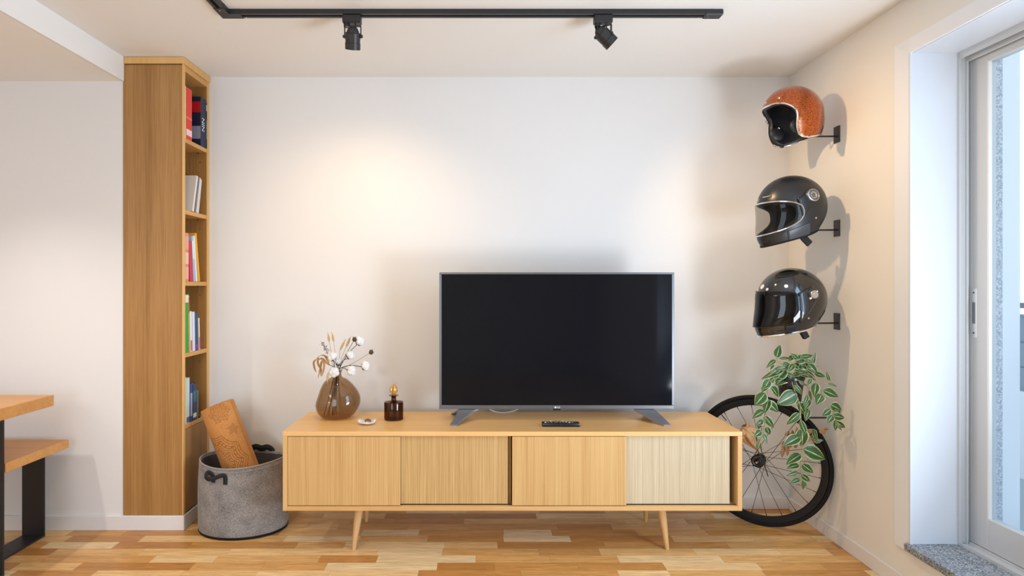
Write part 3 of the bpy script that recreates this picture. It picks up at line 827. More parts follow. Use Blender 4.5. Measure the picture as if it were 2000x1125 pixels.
# little ceramic dish
dx_, dy_ = (716.5 - CX) * 2.885 / F, CAMY + 2.885
di = thing('ceramic_dish', 'small wavy white dish on the sideboard front of the vase', 'dish', (dx_, dy_, ZT + 0.0005))
dm = obj('bowl', MB().lathe([(0, 0.001), (0.016, 0.0015), (0.026, 0.006), (0.036, 0.012), (0.044, 0.015)], 40, fn=lambda a, r, z: (r * math.cos(a), r * .85 * math.sin(a), z + max(0, (r - .014) / .03) * (.006 * math.sin(2 * a + 1.4) + .003 * math.sin(3 * a)) + .0)), mat('white_ceramic', col(0.82, 0.82, 0.82), 0.25, var=0.12, vscale=40), di)
thicken(dm, 0.003)
nl = MB()
for kk in range(5):
    a = kk * 1.3
    ribbon(nl, [(0.016 * math.cos(a), 0.01 * math.sin(a), 0.008), (0.004 * math.cos(a), 0.004 * math.sin(a), 0.016), (-0.014 * math.cos(a), -0.01 * math.sin(a), 0.012)], 0.006, .6)
o = obj('dried_petals', nl, mat('petal_brown', col(0.25, 0.12, 0.05), .7), None)
o.location = (dx_ + 0.004, dy_, ZT + 0.006); thicken(o, .001); tag(o, 'curled brown dried petals lying in the small dish', 'dried petals')
# rim fleck
# ------------------------------------------------------------------ felt basket and cork mat
bcx, bcy = (476.5 - CX) * 3.05 / F, CAMY + 3.05
RX, RY, BHt = 0.222, 0.170, 0.36


def felt():
    m, nt, b = newmat('grey_felt'); N = nt.nodes; L = nt.links
    tc = N.new('ShaderNodeTexCoord'); n1 = N.new('ShaderNodeTexNoise'); n1.inputs['Scale'].default_value = 160; n1.inputs['Detail'].default_value = 8; n1.inputs['Roughness'].default_value = .8
    n2 = N.new('ShaderNodeTexNoise'); n2.inputs['Scale'].default_value = 14; n2.inputs['Detail'].default_value = 4
    L.new(tc.outputs['Object'], n1.inputs['Vector']); L.new(tc.outputs['Object'], n2.inputs['Vector'])
    a = N.new('ShaderNodeMix'); a.data_type = 'FLOAT'; a.inputs[0].default_value = .25; L.new(n1.outputs['Fac'], a.inputs[2]); L.new(n2.outputs['Fac'], a.inputs[3])
    rp = N.new('ShaderNodeValToRGB'); rp.color_ramp.elements[0].position = .36; rp.color_ramp.elements[1].position = .64
    rp.color_ramp.elements[0].color = (0.085, 0.08, 0.08, 1); rp.color_ramp.elements[1].color = (0.40, 0.38, 0.37, 1)
    L.new(a.outputs[0], rp.inputs[0]); L.new(rp.outputs[0], b.inputs['Base Color']); b.inputs['Roughness'].default_value = .95
    b.inputs['Sheen Weight'].default_value = .2
    bp = N.new('ShaderNodeBump'); bp.inputs['Strength'].default_value = .5; bp.inputs['Distance'].default_value = .002; L.new(n1.outputs['Fac'], bp.inputs['Height']); L.new(bp.outputs[0], b.inputs['Normal'])
    return m


M_felt = felt(); M_strap = mat('black_webbing', col(0.012, 0.012, 0.013), 0.8, bump=.4, bscale=400)
bk = thing('felt_basket', 'grey felt oval storage basket between bookcase and sideboard', 'basket', (bcx, bcy, 0))


def bfn(a, r, z):
    t = z / BHt
    s = 1 + 0.03 * math.sin(PI * (1 - t) * .9) + 0.008 * math.sin(3 * a + 5 * t) * t - .02 * t
    zz = z + (0.010 * math.cos(2 * a + .4) * max(0, t - .6) / .4)
    return (r * RX * s * math.cos(a), r * RY * s * math.sin(a), zz)


pr = [(0, 0.004), (0.93, 0.004), (0.98, 0.010), (1.0, 0.03)] + [(1.0, 0.03 + (BHt - 0.03) * i / 12) for i in range(1, 13)]
o = obj('body', MB().lathe(pr, 72, fn=bfn), M_felt, bk); md = o.modifiers.new('t', 'SOLIDIFY'); md.thickness = 0.006; md.offset = -1
obj('bottom_trim', MB().lathe([(0, 0.0), (0.94, 0.0), (0.985, 0.003), (1.0, 0.014), (0.99, 0.015), (0.93, 0.006)], 72, fn=bfn), M_rub, bk)
o = obj('lining', MB().lathe([(0, 0.014), (0.90, 0.014), (0.955, 0.03), (0.958, BHt * .5), (0.958, BHt - 0.012)], 72, fn=bfn), mat('shaded_inner_felt', col(0.05, 0.045, 0.045), .95, bump=.4, bscale=200), bk)  # dark sheet added inside; the basket's interior shade is put into its colour
thicken(o, .002)
ring = [Vector(bfn(2 * PI * i / 72, 0.99, BHt)) for i in range(72)]
obj('rim_binding', MB().loop(ring, 0.0045, 8), mat('felt_binding', col(0.30, 0.27, 0.25), .9), bk)
# seam line below the rim
obj('rim_seam', MB().loop([Vector(bfn(2 * PI * i / 72, 1.004, BHt - 0.018)) for i in range(72)], 0.0012, 5), mat('seam_thread', col(0.35, 0.32, 0.3), .9), bk)


def strap(pts, w, nrm, name='handle'):
    mb = MB(); pts = spline(pts, 6); n = len(pts) - 1; rows = []
    for i, p in enumerate(pts):
        t_ = (pts[min(i + 1, n)] - pts[max(i - 1, 0)]).normalized()
        nv = nrm(p) if callable(nrm) else Vector(nrm)
        sd = t_.cross(nv).normalized() * w / 2
        rows.append([mb.bm.verts.new(p - sd), mb.bm.verts.new(p + sd)])
    for a, b_ in zip(rows, rows[1:]): mb.bm.faces.new((a[0], a[1], b_[1], b_[0]))
    return mb


def bp3(a, z, off): v = Vector(bfn(a, 1.0 + off, z)); return v


hpts = [bp3(R(-113), 0.288, .02), bp3(R(-113.5), 0.318, .03), bp3(R(-116), 0.340, .07), bp3(R(-120), 0.338, .09), bp3(R(-120), 0.318, .12), bp3(R(-114), 0.312, .14), bp3(R(-106), 0.322, .13), bp3(R(-99), 0.334, .10), bp3(R(-96), 0.326, .04), bp3(R(-96), 0.283, .02)]
hh = strap(hpts, 0.020, lambda p: Vector((p.x / RX ** 2, p.y / RY ** 2, 0)).normalized())
o = obj('handle', hh, M_strap, bk); thicken(o, .003)
hpts = [bp3(R(60), 0.30, -.03), bp3(R(62), 0.36, -.02), bp3(R(70), 0.385, -.05), bp3(R(80), 0.378, -.06), bp3(R(90), 0.385, -.05), bp3(R(98), 0.36, -.02), bp3(R(100), 0.30, -.03)]
o = obj('handle', strap(hpts, 0.03, lambda p: Vector((p.x / RX ** 2, p.y / RY ** 2, 0)).normalized()), M_strap, bk); thicken(o, .003)


def cork():
    m, nt, b = newmat('cork_with_etched_mandala'); N = nt.nodes; L = nt.links
    uv = N.new('ShaderNodeUVMap'); uv.uv_map = 'UVMap'; sp = N.new('ShaderNodeSeparateXYZ'); L.new(uv.outputs[0], sp.inputs[0])

    def M(op, a, b_=None, c_=None):
        n = N.new('ShaderNodeMath'); n.operation = op
        for i, x in enumerate((a, b_, c_)):
            if x is None: continue
            if isinstance(x, (int, float)): n.inputs[i].default_value = x
            else: L.new(x, n.inputs[i])
        return n.outputs[0]

    def mandala(cu, cv, r0, r1, petals, freq, thr=.55):
        du = M('SUBTRACT', sp.outputs[0], cu); dv = M('SUBTRACT', sp.outputs[1], cv)
        r = M('SQRT', M('ADD', M('MULTIPLY', du, du), M('MULTIPLY', dv, dv)))
        a = M('ARCTAN2', dv, du)
        pet = M('MULTIPLY', M('ABSOLUTE', M('SINE', M('MULTIPLY', a, petals / 2))), 0.016)
        rr = M('ADD', r, pet)
        rings = M('GREATER_THAN', M('SINE', M('MULTIPLY', rr, freq)), thr)
        rays = M('MULTIPLY', M('GREATER_THAN', M('SINE', M('ADD', M('MULTIPLY', a, petals * 3), M('MULTIPLY', r, 180))), .6), M('LESS_THAN', M('SINE', M('MULTIPLY', rr, freq / 3.1)), 0))
        pat = M('MAXIMUM', rings, rays)
        inside = M('MULTIPLY', M('LESS_THAN', rr, r1), M('GREATER_THAN', rr, r0))
        return M('MULTIPLY', pat, inside)
    p1 = mandala(0.035, 0.535, 0.0, 0.062, 6, 900)
    p2 = mandala(-0.08, 0.27, 0.05, 0.175, 12, 520)
    p3 = mandala(0.085, 0.66, 0.01, 0.07, 8, 800)
    p4 = mandala(0.07, 0.43, 0.0, 0.035, 5, 1100)
    line = M('MAXIMUM', M('MAXIMUM', p1, p2), M('MAXIMUM', p3, p4))
    n1 = N.new('ShaderNodeTexNoise'); n1.inputs['Scale'].default_value = 220; n1.inputs['Detail'].default_value = 5; tc = N.new('ShaderNodeTexCoord'); L.new(tc.outputs['Object'], n1.inputs['Vector'])
    rp = N.new('ShaderNodeValToRGB'); rp.color_ramp.elements[0].position = .35; rp.color_ramp.elements[1].position = .65
    rp.color_ramp.elements[0].color = hexc('#b3783a'); rp.color_ramp.elements[1].color = hexc('#c98d50'); L.new(n1.outputs['Fac'], rp.inputs[0])
    mx = N.new('ShaderNodeMix'); mx.data_type = 'RGBA'; L.new(M('MULTIPLY', line, .8), mx.inputs[0]); L.new(rp.outputs[0], mx.inputs[6]); mx.inputs[7].default_value = hexc('#8a5222')
    L.new(mx.outputs[2], b.inputs['Base Color']); b.inputs['Roughness'].default_value = .8
    return m


top_c = P(425, 792, 3.085); bot_c = Vector((bcx + 0.085, bcy - 0.035, 0.10))
ax = (top_c - bot_c); LEN = ax.length; axn = ax.normalized()
ym = thing('cork_mat', 'rolled cork yoga mat with etched mandala standing in the felt basket', 'yoga mat', tuple(bot_c))
q = axn.to_track_quat('Z', 'Y').to_matrix()
# angle zero faces the camera
cz = q.transposed() @ Vector((0, -1, 0)); a0 = math.atan2(cz.y, cz.x)
mb = MB(); uvl = mb.bm.loops.layers.uv.new('UVMap')
turns, n = 3.2, 200; rows = []
for i in range(n + 1):
    s = i / n; a = a0 + R(75) - s * turns * 2 * PI; r = 0.089 - 0.0072 * turns * s
    rows.append((a, r, s))
vz = [0.0, LEN * .25, LEN * .5, LEN * .75, LEN]
grid = [[mb.bm.verts.new(q @ Vector((r * math.cos(a), r * math.sin(a), z))) for z in vz] for a, r, s in rows]
for i in range(n):
    for j in range(4):
        f_ = mb.bm.faces.new((grid[i][j], grid[i + 1][j], grid[i + 1][j + 1], grid[i][j + 1]))
        idx = [(i, j), (i + 1, j), (i + 1, j + 1), (i, j + 1)]
        for lp, (ii, jj) in zip(f_.loops, idx):
            ang = rows[ii][0] - a0
            lp[uvl].uv = (ang * 0.088, vz[jj])
o = obj('roll', mb, cork(), ym); md = o.modifiers.new('t', 'SOLIDIFY'); md.thickness = 0.0055; md.offset = -1

# ------------------------------------------------------------------ dining table and bench
tb = thing('dining_table', 'oak slab dining table corner with black steel leg at the left edge', 'table', (-2.75, -1.05, 0))
tyb = CAMY + 2.83
wpart('tabletop', MB().box(-3.75, -2.047, tyb - 0.9, tyb, 0.676, 0.729, 0.002), M_slab, tb)


def uframe(root, x0, x1, ya, yb_, ztop, t_=0.009, name='leg'):
    m = MB()
    m.box(x0, x1, ya - t_, ya, 0.0, ztop); m.box(x0, x1, yb_, yb_ + t_, 0.0, ztop)
    m.box(x0, x1, yb_ + t_, ya - t_, 0.0, t_); m.box(x0, x1, yb_ + t_, ya - t_, ztop - t_, ztop)
    wpart(name, m, M_black, root, smooth=False)


uframe(tb, -2.16, -2.053, CAMY + 2.54, CAMY + 2.1, 0.676)
uframe(tb, -3.70, -3.59, CAMY + 2.54, CAMY + 2.1, 0.676)
be = thing('bench', 'oak slab bench with black steel legs against the left wall', 'bench', (-2.8, -0.55, 0))
wpart('seat', MB().box(-3.7, -2.063, CAMY + 2.56, CAMY + 2.955, 0.438, 0.480, 0.002), M_slab, be)
uframe(be, -2.277, -2.168, CAMY + 2.935, CAMY + 2.60, 0.438)
uframe(be, -3.59, -3.48, CAMY + 2.935, CAMY + 2.60, 0.438)

# ------------------------------------------------------------------ track lighting
tr = thing('track_rail', 'black L shaped ceiling track rail carrying the spotlights', 'track light rail', (0, CAMY + 2.5, ZC))
d0, d1, zr = 2.485, 2.527, 2.409
rl = MB()
def rail(a0_, a1_, horizontal):
    w = 0.042; g = 0.010; h0 = zr; h1 = ZC - 0.001
    if horizontal:
        y0 = CAMY + d0; y1 = CAMY + d1
        rl.box(a0_, a1_, y0, y0 + 0.014, h0, h1); rl.box(a0_, a1_, y1 - 0.014, y1, h0, h1); rl.box(a0_, a1_, y0 + 0.014, y1 - 0.014, h0 + 0.012, h1)
    else:
        x0 = -1.10; x1 = -1.058
        rl.box(x0, x0 + 0.014, a0_, a1_, h0, h1); rl.box(x1 - 0.014, x1, a0_, a1_, h0, h1); rl.box(x0 + 0.014, x1 - 0.014, a0_, a1_, h0 + 0.012, h1)
rail(-1.058, 1.0, True); rail(CAMY + 0.6, CAMY + d0, False)
wpart('rail', rl, M_black, tr, smooth=False)
wpart('corner_joint', MB().box(-1.101, -1.01, CAMY + d0 - 0.001, CAMY + d1 + 0.001, zr - 0.002, ZC - 0.001, 0.0).box(-1.101, -1.057, CAMY + d0 - 0.05, CAMY + d0, zr - 0.002, ZC - 0.001), M_black, tr, smooth=False)
wpart('feed_box', MB().box(0.965, 1.04, CAMY + d0 - 0.002, CAMY + d1 + 0.002, zr - 0.004, ZC - 0.001, 0.003), M_black, tr)
for (sx, sy) in ((-0.995, CAMY + 2.515), (-1.08, CAMY + 2.45), (0.945, CAMY + 2.512), (0.985, CAMY + 2.512)):
    wpart('screw', MB().ball((sx, sy, zr - 0.003), 0.0032, 1), M_steel, tr)

WARM = (1.0, 0.73, 0.43)


def spotlight(label, x, y, direction, power, yaw, pz=2.321, angle=100, colr=WARM, blend=0.9):
    t = thing('spotlight', label, 'spotlight', (x, y, zr), group='black spotlights on the ceiling track')
    z0 = zr - 2.409
    obj('adaptor', MB().box(-0.042, 0.036, -0.017, 0.017, -0.034, 0.0, 0.003), M_black, t)
    obj('adaptor_knob', MB().tube([(-0.026, 0, -0.034), (-0.026, 0, -0.048)], 0.013, 16), M_blackgloss, t)
    Rz = Matrix.Rotation(yaw, 4, 'Z')
    pz_ = pz - zr
    br = MB(); ww = 0.036
    br.box(-ww, ww, -0.007, 0.007, -0.046, -0.043); br.box(-ww, -ww + 0.003, -0.007, 0.007, pz_ - 0.008, -0.044); br.box(ww - 0.003, ww, -0.007, 0.007, pz_ - 0.008, -0.044)
    br.move(Rz); obj('bracket', br, M_black, t, smooth=False)
    obj('pivot_screw', MB().tube([(-ww - 0.006, 0, pz_), (-ww + 0.002, 0, pz_)], 0.0065, 14).move(Rz), M_black, t)
    obj('pivot_screw', MB().tube([(ww - 0.002, 0, pz_), (ww + 0.006, 0, pz_)], 0.0065, 14).move(Rz), M_black, t)
    obj('wire', MB().tube(spline([(0.01, 0, -0.035), (0.012, 0.006, -0.055), (0.002, 0.004, pz_ + 0.035)], 6), 0.0028, 8), M_blackgloss, t)
    hd = bpy.data.objects.new('lamp_head', None)
    prof = [(0, 0.040), (0.010, 0.039), (0.018, 0.034), (0.024, 0.024), (0.026, 0.016), (0.0315, 0.014), (0.0315, -0.022), (0.0300, -0.0225), (0.0300, -0.025), (0.0325, -0.0255), (0.0325, -0.052), (0.029, -0.052), (0.027, -0.045), (0, -0.040)]
    qd = Vector(direction).normalized().to_track_quat('-Z', 'Y').to_matrix().to_4x4()
    hb = MB().lathe(prof, 36); hb.move(Matrix.Translation((0, 0, pz_)) @ qd)
    h = obj('lamp_head', hb, M_black, t, ang=25)
    lb = MB().tube([(0, 0, -0.0445), (0, 0, -0.047)], 0.024, 24); lb.move(Matrix.Translation((0, 0, pz_)) @ qd)
    obj('lamp_face', lb, emis('lamp_glow', (*colr, 1), 6), h)
    dv = Vector(direction).normalized()
    spot('spot_beam', Vector((x, y, pz)) + dv * 0.062, dv, power, colr, angle, blend, 0.024)
    return t


YS = CAMY + 2.506
spotlight('black spotlight on the rail left of centre, pointing down at the wall', -0.536, YS, (-0.10, 0.44, -0.88), 18, 0, angle=125, blend=1.0)
spotlight('black spotlight on the rail right of centre, tilted toward the corner', 0.536, YS, (0.88, 0.16, -0.78), 36, R(-38), 2.326, angle=105, blend=1.0, colr=(1.0, 0.69, 0.38))
spotlight('black spotlight on the short arm of the track near the bookcase', -1.079, CAMY + 1.75, (0.18, 0.85, -0.62), 6, 0)

spotlight('unseen spotlight added on the short track arm to warm the left floor', -1.079, CAMY + 0.95, (0.15, 0.55, -0.9), 20, 0)  # added outside the frame to brighten the floor, mat and basket

# round lamp on the lowered ceiling over the dining table (outside the frame; casts the bench shadow on the left wall)
pd = thing('ceiling_lamp', 'small round ceiling lamp over the dining table', 'lamp', (-2.36, CAMY + 2.0, ZB))
wpart('base', MB().lathe([(0, ZB), (0.055, ZB), (0.055, ZB - 0.03), (0.045, ZB - 0.03), (0.043, ZB - 0.012), (0, ZB - 0.012)], 32, (-2.36, CAMY + 2.0, 0)), M_black, pd)
wpart('diffuser', MB().lathe([(0, ZB - 0.013), (0.042, ZB - 0.013), (0.042, ZB - 0.018), (0, ZB - 0.020)], 32, (-2.36, CAMY + 2.0, 0)), emis('diffuser_glow', (1, .92, .84, 1), 6), pd)
spot('ceiling_lamp_beam', (-2.36, CAMY + 2.0, ZB - 0.035), (0.15, 0.36, -1), 44, (1.0, 0.94, 0.90), 80, 1.0, 0.02)

# ------------------------------------------------------------------ helmets
HX, HY = 1.524, CAMY + 2.857


def dome_ff(az, v, s=1.0):
    ca, sa = math.cos(az), math.sin(az)
    if v >= 0:
        kx = math.cos(min(v, PI / 2)); z = 0.150 * math.sin(v)
        xf, xb, w = 0.160 * kx, 0.165 * kx, 0.125 * kx
    else:
        z, xf, xb, w = crom([(0, 0, .160, .165, .125), (.25, -.040, .166, .160, .127), (.5, -.080, .176, .146, .123), (.75, -.116, .183, .124, .112), (1, -.150, .172, .100, .094)], -v)
        z += 0.022 * v * ca
    x = (xf if ca > 0 else xb) * ca; y = w * sa
    return Vector((x * s, y * s, z * s))


def dome_of(az, v, s=1.0):
    ca, sa = math.cos(az), math.sin(az)
    if v >= 0:
        kx = math.cos(min(v, PI / 2)); z = 0.137 * math.sin(v)
        xf, xb, w = 0.138 * kx, 0.150 * kx, 0.123 * kx
    else:
        z, xf, xb, w = crom([(0, 0, .138, .150, .123), (.5, -.066, .137, .146, .122), (1, -.132, .125, .122, .106)], -v)
    return Vector(((xf if ca > 0 else xb) * ca * s, w * sa * s, z * s))


def nrm_at(fn, az, v):
    e = 1e-3
    a = fn(az + e, v) - fn(az - e, v); b = fn(az, v + e) - fn(az, v - e)
    n = a.cross(b)
    if n.length < 1e-9: return Vector((0, 0, 1))
    n.normalize()
    if n.dot(fn(az, v)) < 0: n = -n
    return n


def off(fn, az, v, d): return fn(az, v) + nrm_at(fn, az, v) * d


def shell_with_opening(fn, op, vmin=-1.0, nu=144, nv=84, d=0.0, inverse=False, vtop=PI / 2):
    """op = (azh, vc, vh, p); keep outside (or inside when inverse) of the superellipse"""
    azh, vc, vh, p = op
    def Fv(a, v): return (abs(a / azh) ** p + abs((v - vc) / vh) ** p) ** (1 / p)
    mb = MB(); G = {}
    def vert(i, j):
        key = (i % nu, j)
        if key in G: return G[key]
        a = -PI + 2 * PI * (i % nu) / nu; v = vmin + (vtop - vmin) * j / nv
        f_ = Fv(a, v)
        if (not inverse and f_ < 1) or (inverse and f_ > 1):
            a, v = a / f_, vc + (v - vc) / f_
        v = min(v, vtop); v = max(v, vmin)
        co = off(fn, a, min(v, 1.5), d) if v < 1.5 else fn(a, v) * (1 + d / 0.15)
        G[key] = mb.bm.verts.new(co); return G[key]
    for i in range(nu):
        for j in range(nv):
            cs_ = [(i, j), (i + 1, j), (i + 1, j + 1), (i, j + 1)]
            fs = []
            for (a_, b_) in cs_:
                a = -PI + 2 * PI * a_ / nu
                if a > PI - 1e-9 and i == nu - 1: a = PI
                fs.append(Fv(a, vmin + (vtop - vmin) * b_ / nv))
            ins = sum(x < 1 for x in fs)
            if not inverse and ins == 4: continue
            if inverse and ins == 0: continue
            mb.bm.faces.new([vert(*c) for c in cs_])
    bmesh.ops.remove_doubles(mb.bm, verts=mb.bm.verts[:], dist=1e-5)
    return mb


def rim_loop(fn, op, d, n=96, grow=1.0, vlow=-0.99):
    azh, vc, vh, p = op; pts = []
    for i in range(n):
        t_ = 2 * PI * i / n; c, s_ = math.cos(t_), math.sin(t_)
        r_ = (abs(c) ** p + abs(s_) ** p) ** (-1 / p) * grow
        pts.append(off(fn, azh * r_ * c, max(vlow, vc + vh * r_ * s_), d))
    return pts


def patch(fn, quad, d, nu=10, nv=10):
    """quad: four (az deg, v) corners"""
    mb = MB(); g = []
    for i in range(nu + 1):
        row = []
        for j in range(nv + 1):
            s_, t_ = i / nu, j / nv
            a = (quad[0][0] * (1 - s_) + quad[1][0] * s_) * (1 - t_) + (quad[3][0] * (1 - s_) + quad[2][0] * s_) * t_
            v = (quad[0][1] * (1 - s_) + quad[1][1] * s_) * (1 - t_) + (quad[3][1] * (1 - s_) + quad[2][1] * s_) * t_
            row.append(mb.bm.verts.new(off(fn, R(a), v, d)))
        g.append(row)
    for i in range(nu):
        for j in range(nv): mb.bm.faces.new((g[i][j], g[i + 1][j], g[i + 1][j + 1], g[i][j + 1]))
    return mb


def disc_on(fn, azd, v, r, h, d=0.0, n=28, prof=None):
    p = off(fn, R(azd), v, d); nn = nrm_at(fn, R(azd), v)
    mb = MB(); pf = prof or [(0, h), (r * .9, h), (r, h * .6), (r, -0.004)]
    mb.lathe(pf, n); mb.move(Matrix.Translation(p) @ nn.to_track_quat('Z', 'Y').to_matrix().to_4x4())
    return mb


def solid(o, t_, offv=-1):
    md = o.modifiers.new('thickness', 'SOLIDIFY'); md.thickness = t_; md.offset = offv


def helmet_root(name, label, z, yaw, pitch):
    t = thing(name, label, 'helmet', (HX, HY, z), (0, 0, 0), group=None)
    # local +x is the front: turn it to face -X, nose dipped by pitch
    t.rotation_euler = (Matrix.Rotation(PI + yaw, 3, 'Z') @ Matrix.Rotation(pitch, 3, 'Y')).to_euler()
    return t


# orange metal-flake
def flake():
    m, nt, b = newmat('orange_metal_flake'); N = nt.nodes; L = nt.links
    tc = N.new('ShaderNodeTexCoord'); v = N.new('ShaderNodeTexVoronoi'); v.inputs['Scale'].default_value = 420; L.new(tc.outputs['Object'], v.inputs['Vector'])
    sp = N.new('ShaderNodeSeparateColor'); L.new(v.outputs['Color'], sp.inputs[0])
    rp = N.new('ShaderNodeValToRGB'); rp.color_ramp.elements[0].color = (0.09, 0.009, 0.001, 1); rp.color_ramp.elements[1].color = (0.74, 0.16, 0.008, 1); rp.color_ramp.elements[1].position = .9
    L.new(sp.outputs[0], rp.inputs[0]); L.new(rp.outputs[0], b.inputs['Base Color'])
    b.inputs['Metallic'].default_value = 0.9; b.inputs['Roughness'].default_value = 0.24
    b.inputs['Coat Weight'].default_value = 1.0; b.inputs['Coat Roughness'].default_value = 0.03
    geo = N.new('ShaderNodeNewGeometry')
    sb_ = N.new('ShaderNodeVectorMath'); sb_.operation = 'SUBTRACT'; L.new(v.outputs['Color'], sb_.inputs[0]); sb_.inputs[1].default_value = (.5, .5, .5)
    ma = N.new('ShaderNodeVectorMath'); ma.operation = 'MULTIPLY_ADD'; L.new(sb_.outputs[0], ma.inputs[0]); ma.inputs[1].default_value = (.20, .20, .20); L.new(geo.outputs['Normal'], ma.inputs[2])
    nz = N.new('ShaderNodeVectorMath'); nz.operation = 'NORMALIZE'; L.new(ma.outputs[0], nz.inputs[0]); L.new(nz.outputs[0], b.inputs['Normal'])
    return m


M_liner = mat('black_liner', col(0.010, 0.011, 0.014), 0.75, bump=.3, bscale=300)
M_linerl = mat('black_leather_liner', col(0.012, 0.013, 0.018), 0.42)
M_matte = mat('satin_black_shell', col(0.014, 0.015, 0.018), 0.33, spec=0.5, coat=0.0)
M_gloss = mat('gloss_black_shell', col(0.008, 0.008, 0.009), 0.08, spec=0.6, coat=0.6, coat_r=0.03)
M_clear = glassm('clear_visor', (0.72, 0.72, 0.70, 1), 0.02, 1.35)
M_smoke = glassm('dark_smoke_visor', (0.05, 0.055, 0.07, 1), 0.02, 1.55)

# --- open face helmet
h1 = helmet_root('open_face_helmet', 'glittering orange open face helmet, topmost of the three on the wall', 2.087, R(6), R(4))
tabb = [(0, .33), (25, .32), (45, .26), (60, .11), (68, -.06), (70, -.26), (68.5, -.5), (70, -.72), (76, -.90), (90, -1.0), (112, -.96), (145, -.82), (180, -.74)]
tb2 = [(i, a, v) for i, (a, v) in enumerate(tabb)]
NB = 120
def bnd(t_):     # t in [-1,1]
    s_ = abs(t_) * (len(tabb) - 1); a, v = crom(tb2, s_)
    return (math.copysign(R(max(0, min(180, a))), t_), v)
def of_shell(d, sc_, jlow=0.0, njj=36):
    mb = MB(); g = []
    for i in range(NB):
        t_ = -1 + 2 * i / NB; a, v = bnd(t_); at = t_ * PI; row = []
        for j in range(njj + 1):
            kk = j / njj; kk = kk
            aa = a + (at - a) * min(1, kk * 1.6) ** 1.0
            vv = v + (PI / 2 - v) * kk
            if j == njj: row.append(None); continue
            row.append(mb.bm.verts.new(off(dome_of, aa, vv, d)))
        g.append(row)
    apex = mb.bm.verts.new(dome_of(0, PI / 2) + Vector((0, 0, d)))
    for i in range(NB):
        a, b_ = g[i], g[(i + 1) % NB]
        for j in range(njj - 1): mb.bm.faces.new((a[j], b_[j], b_[j + 1], a[j + 1]))
        mb.bm.faces.new((a[njj - 1], b_[njj - 1], apex))
    return mb
o = obj('shell', of_shell(0, 1), flake(), h1, ang=80); solid(o, 0.005)
o = obj('liner', of_shell(-0.0055, 1), M_linerl, h1, ang=80); solid(o, 0.022)
obj('edge_trim', MB().loop([off(dome_of, *bnd(-1 + 2 * i / 160), -0.002) for i in range(160)], 0.0042, 8), M_chrome, h1)
for a in (-40, -5, 36):
    obj('snap_button', disc_on(dome_of, a, 0.50, 0.0055, 0.003), M_steel, h1)
obj('cheek_pad', MB().ball((0.025, -0.080, -0.072), 0.042, 3, (0.9, .35, .85)), M_linerl, h1)
obj('cheek_pad', MB().ball((0.025, 0.080, -0.072), 0.042, 3, (0.9, .35, .85)), M_linerl, h1)
obj('strap_snap', MB().ball((0.02, -0.068, -0.045), 0.006, 2), M_steel, h1)

# --- matte full face with clear visor
h2 = helmet_root('full_face_helmet', 'satin black full face helmet with silver rimmed clear visor, middle one', 1.640, R(3), R(9))
OP2 = (R(76), -0.215, 0.42, 2.5)
o = obj('shell', shell_with_opening(dome_ff, OP2), M_matte, h2, ang=60); solid(o, 0.005)
o = obj('liner', shell_with_opening(dome_ff, (R(74), -0.215, 0.40, 2.5), vmin=-0.93, d=-0.0055), M_liner, h2, ang=60); solid(o, 0.02)
OV2 = (R(82), -0.215, 0.45, 2.5)
o = obj('visor', shell_with_opening(dome_ff, OV2, d=0.006, inverse=True), M_clear, h2, ang=80)
obj('visor_rim', MB().loop(rim_loop(dome_ff, OV2, 0.007), 0.0034, 8), M_chrome, h2)
arm = patch(dome_ff, [(76, 0.18), (100, 0.34), (104, 0.10), (80, -0.40)], 0.009); o = obj('visor_arm', arm, M_blackgloss, h2); solid(o, 0.004)
cap = obj('pivot_cap', disc_on(dome_ff, 101, 0.20, 0.031, 0.009, 0.008, prof=[(0, .006), (.010, .006), (.012, .009), (.0175, .009), (.0185, .0065), (.024, .0065), (.0255, .010), (.0300, .008), (.0315, 0), (.0315, -.008)]), mat('brushed_silver', col(.50, .51, .54), .3, 1.0), h2)
obj('pivot_ring', disc_on(dome_ff, 101, 0.20, 0.031, 0.009, 0.008, prof=[(.0178, .0072), (.0185, .0085), (.0238, .0085), (.0245, .0072)]), M_gun, h2)
obj('pivot_knob', disc_on(dome_ff, 101, 0.20, 0.01, 0.009, 0.008, prof=[(0, .0088), (.002, .0088), (.004, .0070), (.0085, .0082), (.0092, .004)]), M_gun, h2)
obj('vent_slot', MB().tube([off(dome_ff, R(12), .42, .003), off(dome_ff, R(32), .42, .003)], 0.004, 8), M_chrome, h2)
obj('vent_slot', MB().tube([off(dome_ff, R(8), -.86, .002), off(dome_ff, R(30), -.86, .002)], 0.0045, 8), M_blackgloss, h2)
obj('snap_button', disc_on(dome_ff, 104, -0.48, 0.005, 0.003), M_steel, h2)
obj('badge', disc_on(dome_ff, -8, 0.36, 0.011, 0.001), mat('badge_grey', col(.3, .31, .32), .3, .8), h2)
o = obj('chin_reflection_patch', patch(dome_ff, [(58, -0.68), (92, -0.58), (96, -0.97), (60, -0.98)], 0.002), mat('reflection_grey', col(.05, .055, .065), .35), h2); solid(o, .002)  # grey reflection of the door light put into this patch's colour
ff_strap = MB().box(-0.016, 0.016, -0.006, 0.006, -0.035, 0.03, 0.002).move(Matrix.Translation((-0.01, 0.055, -0.165)) @ Matrix.Rotation(R(35), 4, 'Y'))
obj('chin_strap', ff_strap, M_strap, h2)
obj('lower_trim', MB().loop([off(dome_ff, 2 * PI * i / 96, -0.995, 0.0) for i in range(96)], 0.005, 8), M_rub, h2)

